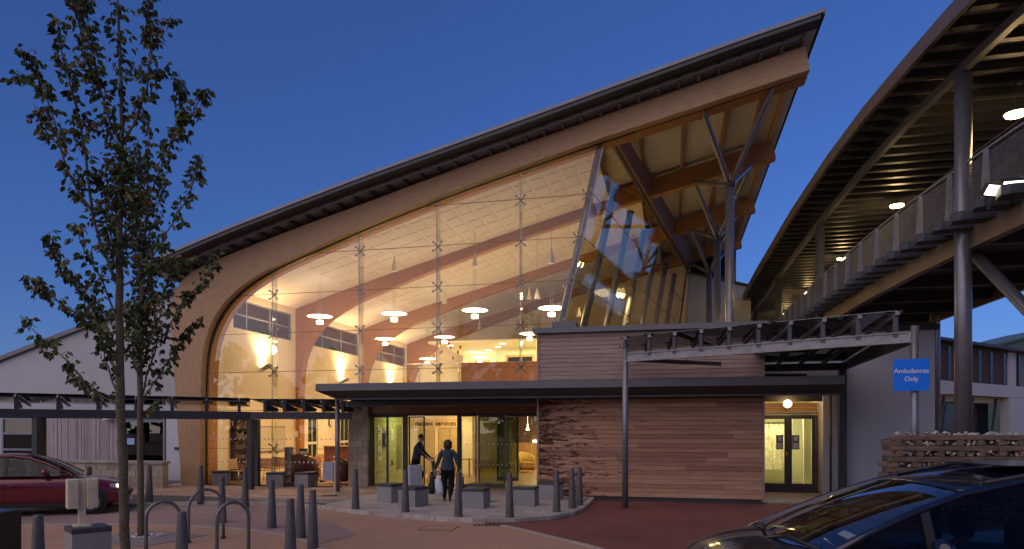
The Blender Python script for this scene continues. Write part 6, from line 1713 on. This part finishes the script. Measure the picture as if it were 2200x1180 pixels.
def make_car(root, st, arc, iws, iwe, irs, wb, wr, paint, wheels, r, B=(), glassm=None, gfront=None, bulge=.10, archw=None, crown=.05, mirror=.5):
    """st: stations (x, half width, z bottom, z shoulder); arc: greenhouse outline; windscreen = arc[:iws+1], roof = arc[iws:iwe+1], rear = arc[iwe:]"""
    rows = []
    for x, w, zb_, zs in st:
        half = [(w * .72, zb_), (w * .95, zb_ + .05), (w * .985, zb_ + .16), (w, lerp(zb_, zs, .55)), (w * .985, zs - .14), (w * .955, zs - .05), (w * .88, zs), (w * .55, zs + crown * .7), (0, zs + crown)]
        rows.append([(x, -a, b) for a, b in half] + [(x, a, b) for a, b in reversed(half[:-1])])
    o = grid_obj(rows, 'body', paint, root, sub=2)
    bm = bmesh.new(); bm.from_mesh(o.data); bm.verts.ensure_lookup_table(); n = len(rows[0])
    bm.faces.new([bm.verts[j] for j in range(n)]); bm.faces.new([bm.verts[(len(rows) - 1) * n + j] for j in reversed(range(n))])
    for i in range(len(rows) - 1): bm.faces.new((bm.verts[i * n], bm.verts[(i + 1) * n], bm.verts[(i + 1) * n + n - 1], bm.verts[i * n + n - 1]))
    bmesh.ops.recalc_face_normals(bm, faces=bm.faces); bm.to_mesh(o.data); bm.free()
    zbelt = arc[0][1]; zmax = max(z for x, z in arc)
    hw = lambda z: lerp(wb, wr, max(0, min(1, (z - zbelt) / (zmax - zbelt))))
    js = [-1, -.8, -.5, -.2, 0, .2, .5, .8, 1]
    def row(i):
        x, z = arc[i]; k = bulge if i <= iws else (-bulge if i >= iwe else 0)
        if i == iws or i == iwe: k *= .6
        return [(x + k * (1 - j * j), j * hw(z), z + (.045 if iws <= i <= iwe else .02) * (1 - j * j)) for j in js]
    gf = gfront or glassm
    ro = grid_obj([row(i) for i in range(iws, iwe + 1)], 'roof', paint, root, solid=.03, sub=1)
    grid_obj([row(i) for i in range(0, iws + 1)], 'windscreen', gf, root)
    grid_obj([row(i) for i in range(iwe, len(arc))], 'rear_window', glassm, root)
    for s_ in (-1, 1):
        pts = [Vector((x, s_ * hw(z), z)) for x, z in arc]
        m = MB(); m.tube(pts, [.03] * len(pts), 8); m.build('pillar', paint, root)
        # side glass between belt and arc
        zb0 = arc[0][1] - .02; zb1 = arc[-1][1] - .02
        cuts = [arc[1][0] + .02] + list(B) + [arc[-2][0] - .0]
        for a, b in zip(cuts, cuts[1:]):
            x0, x1 = a, b; n_ = 6; up = []
            for k in range(n_ + 1):
                x = lerp(x0, x1, k / n_); z = interp(sorted([(p[0], p[1]) for p in arc]), x); up.append((x, s_ * (hw(z) + .0), z - .02))
            lo_ = [(lerp(x0, x1, k / n_), s_ * (wb + .015), lerp(zb0, zb1, (arc[0][0] - lerp(x0, x1, k / n_)) / (arc[0][0] - arc[-1][0]))) for k in range(n_ + 1)]
            grid_obj([lo_, up], 'side_window', glassm, root)
            if b != cuts[-1]:
                m = MB(); m.bar(lo_[-1], up[-1], .07, .03, up=(0, 1, 0)); m.build('pillar', M['trim'], root)
        m = MB(); m.tube([(arc[0][0] - .1, s_ * (wb + .02), zb0), (arc[-1][0] + .1, s_ * (wb + .02), zb1)], .014, 6); m.build('window_trim', M['trim'], root)
        m = MB(); p_ = (arc[0][0] - mirror, s_ * (wb + .16), zb0 + .12); m.sphere((0, 0, 0), 1, 14, 8)
        mo_ = m.build('door_mirror', paint, root); mo_.scale = (.075, .115, .085); mo_.location = p_
        for wx in wheels:
            m = MB(); ww = interp([(a, b) for a, b, *_ in sorted(st)], wx)
            ya, yb_ = sorted((s_ * (ww - .30), s_ * (ww + .004)))
            m.tube([(wx, ya, r + .0), (wx, yb_, r + .0)], r * 1.14, 30); m.build('wheel_arch', M['trim'], root)
            wheel(root, wx, s_ * (ww - .075), r, s_)
        # door seams, sill
        m = MB(); ws_ = interp([(a, b) for a, b, *_ in sorted(st)], 0)
        m.box(min(wheels) + r * 1.2, max(wheels) - r * 1.2, min(s_ * (ws_ - .02), s_ * (ws_ + .004)), max(s_ * (ws_ - .02), s_ * (ws_ + .004)), st[len(st) // 2][2] + .02, st[len(st) // 2][2] + .12); m.build('sill', M['trim'], root)
        for sx in [arc[0][0] - .06] + list(B):
            m = MB(); zz = zb0 - .06; m.box(sx - .004, sx + .004, min(s_ * (ws_ - .02), s_ * (ws_ + .0035)), max(s_ * (ws_ - .02), s_ * (ws_ + .0035)), st[len(st) // 2][2] + .14, zz - .08); m.build('door_seam', M['trim'], root)
            if sx != arc[0][0] - .06:
                m = MB(); m.tube([(sx + .08, s_ * (ws_ + .01), zz - .14), (sx + .16, s_ * (ws_ + .035), zz - .135), (sx + .24, s_ * (ws_ + .01), zz - .13)], .013, 6); m.build('door_handle', paint, root)
    for x in (.1,):
        for y in (-.36, .36):
            t = MB().box(x - .28, x + .22, y - .24, y + .24, .42, .56).build('seat', M['seat'], root, bevel=.04)
            MB().bar((x - .25, y, .5), (x - .42, y, 1.08), .46, .12, up=(1, 0, 0)).build('seat_back', M['seat'], t)
            MB().box(x - .49, x - .40, y - .13, y + .13, 1.12, 1.30).build('headrest', M['seat'], t, bevel=.03)
    MB().box(-1.25, -.75, -.6, .6, .42, .56).build('rear_seat', M['seat'], root, bevel=.04)
    MB().bar((-1.2, 0, .5), (-1.4, 0, 1.1), 1.2, .12, up=(1, 0, 0)).build('seat_back', M['seat'], root)
    MB().box(arc[0][0] - .55, arc[0][0] - .05, -wb * .9, wb * .9, zbelt - .22, zbelt - .06).build('dashboard', M['trim'], root, bevel=.03)
    m = MB(); c0 = Vector((arc[0][0] - .62, -.36, zbelt - .10)); pts = [c0 + Vector((.06 * math.sin(R(a)), .18 * math.cos(R(a)), .17 * math.sin(R(a)))) for a in range(0, 361, 20)]; m.tube(pts, .014, 6, cap=False); m.build('steering_wheel', M['trim'], root)
    return hw
red = thing('parked_car', 'dark red saloon car driving past behind the trees with a driver inside', 'car', W(-11.80, 17.15, GZ), TH + R(22))
arcR = [(.98, .93), (.72, 1.08), (.42, 1.24), (.10, 1.35), (-.25, 1.405), (-.75, 1.40), (-1.15, 1.33), (-1.5, 1.17), (-1.85, .98)]
stR = [(2.16, .42, .36, .52), (2.12, .60, .26, .60), (1.98, .76, .20, .68), (1.7, .845, .18, .76), (1.35, .86, .18, .82), (1.0, .865, .18, .885), (.5, .87, .18, .90), (0, .87, .18, .905), (-.8, .87, .18, .92), (-1.5, .865, .18, .93), (-1.85, .85, .20, .93), (-2.1, .80, .26, .90), (-2.22, .68, .32, .80)]
make_car(red, stR, arcR, 3, 6, None, .80, .60, M['redpaint'], (1.38, -1.28), .315, B=(-.35,), glassm=M['carglass'])
for s_ in (-1, 1):
    m = MB(); m.add([(2.05, s_ * .50, .60), (2.04, s_ * .68, .60), (1.93, s_ * .79, .61), (1.82, s_ * .852, .63), (1.78, s_ * .845, .70), (1.90, s_ * .77, .71), (2.00, s_ * .64, .70), (2.03, s_ * .50, .69), (1.9, s_ * .6, .64)], [(0, 1, 6, 7), (1, 2, 5, 6), (2, 3, 4, 5), (0, 7, 8), (3, 8, 4)], True)
    hl = m.build('headlight', surf('headlamp_lens', (.75, .75, .78), .12, metal=.7, var=.3, scale=30), red)
    MB().sphere((1.95, s_ * .74, .655), .045, 10, 6).build('bulb', emis('sidelight', (1, .75, .45), 4.0), hl)
    MB().sphere((2.10, s_ * .52, .36), .035, 10, 6).build('fog_lamp', emis('fog_lamp', (1, .85, .6), 1.5), red)
    MB().box(-2.235, -2.19, min(s_ * .45, s_ * .72), max(s_ * .45, s_ * .72), .62, .78).build('tail_light', surf('tail_red', (.3, .01, .01), .2), red)
MB().box(2.142, 2.168, -.35, .35, .40, .50).build('grille', M['trim'], red); MB().box(2.155, 2.178, -.26, .26, .27, .37).build('number_plate', M['white'], red)
red.name = 'red_car'
dv = thing('person', 'driver with dark hair at the wheel of the red saloon', 'person', W(-11.80, 17.15, GZ), TH + R(22))
ch = [[(-.12, -.36, .58, .15), (-.18, -.36, .75, .14), (-.22, -.36, .92, .155), (-.22, -.36, 1.03, .09), (-.21, -.36, 1.08, .052), (-.19, -.36, 1.15, .08), (-.19, -.36, 1.21, .08), (-.19, -.36, 1.25, .05)]]
for s_ in (-1, 1):
    ch.append([(-.22, -.36, .92, .155), (-.2, -.36 + s_ * .17, .95, .07), (-.02, -.36 + s_ * .22, .80, .05), (.12, -.36 + s_ * .2, .82, .042), (.28, -.36 + s_ * .16, .90, .03)])
    for c in hand(.28, -.36 + s_ * .16, .90, 1, 0, 0, s_, .9): c[0] = (.28, -.36 + s_ * .16, .90, .03); ch.append(c)
    ch.append([(-.12, -.36, .58, .15), (0, -.36 + s_ * .08, .56, .10), (.32, -.36 + s_ * .09, .58, .075), (.46, -.36 + s_ * .09, .42, .055), (.56, -.36 + s_ * .09, .28, .045)])
me = person_mesh(ch, [M['skin'], surf('pale_shirt', (.30, .32, .36), .8, var=.05), M['black_cloth']], lambda c: 0 if c.z > 1.07 or (c.x > .25 and c.z > .8) else 1 if c.z > .62 else 2)
link(bpy.data.objects.new('body', me), dv); MB().sphere((-.20, -.36, 1.21), .098, 14, 9, 1.0).build('hair', M['hair'], dv)

blu = thing('dark_blue_car', 'dark blue people carrier with long raked windscreen in the right foreground', 'car', W(3.75, 6.0, GZ), TH + math.pi)
zo = -GZ
arcB = [(1.45, 1.02 + zo), (1.1, 1.19 + zo), (.7, 1.36 + zo), (.3, 1.495 + zo), (-.2, 1.595 + zo), (-.9, 1.645 + zo), (-1.5, 1.60 + zo), (-1.92, 1.38 + zo), (-2.12, 1.08 + zo)]
stB = [(2.32, .45, .38, .62), (2.26, .66, .26, .74), (2.08, .79, .20, .91), (1.8, .86, .18, 1.00), (1.5, .88, .18, 1.06), (1.1, .885, .18, 1.06), (.5, .89, .18, 1.04), (-.5, .89, .18, 1.06), (-1.3, .885, .18, 1.09), (-1.9, .86, .20, 1.10), (-2.15, .78, .28, 1.06), (-2.22, .66, .36, .95)]
stB = [(a, b, c_ + .03, d + .075) for a, b, c_, d in stB]
make_car(blu, stB, arcB, 3, 6, None, .815, .60, M['bluepaint'], (1.42, -1.32), .325, B=(.62, -.35), glassm=M['carglass_dark'], gfront=M['carglass_front'], bulge=.16, mirror=.80)
MB().tube([(1.42, -.72, 1.08 + zo), (1.46, -.4, 1.13 + zo), (1.56, -.05, 1.13 + zo)], .014, 6).build('wiper', M['trim'], blu)
MB().tube([(1.64, .05, 1.06 + zo), (1.52, .35, 1.13 + zo), (1.42, .72, 1.08 + zo)], .014, 6).build('wiper', M['trim'], blu)
MB().box(-.03, .03, -.11, .11, -.04, .04).build('interior_mirror', M['trim'], blu).location = (.42, 0, 1.40 + zo)
m = MB(); m.tube([(1.28, .55, 1.10 + zo), (1.275, .55, 1.105 + zo)], .05, 14); m.build('tax_disc', M['white'], blu)
MB().add([(1.18, .48, 1.165 + zo), (1.18, .66, 1.15 + zo), (1.12, .66, 1.18 + zo), (1.12, .48, 1.195 + zo)], [(0, 1, 2, 3)]).build('window_sticker', M['white'], blu)
for s_ in (-1, 1):
    m = MB(); m.tube([(.1, s_ * .60, 1.575 + zo), (-.4, s_ * .605, 1.665 + zo), (-1.2, s_ * .605, 1.67 + zo), (-1.6, s_ * .60, 1.61 + zo)], .018, 8); m.build('roof_rail', M['trim'], blu)
MB().box(-1.1, -.2, -.42, .42, 1.69 + zo, 1.70 + zo).build('sunroof', M['dark_glass'], blu)
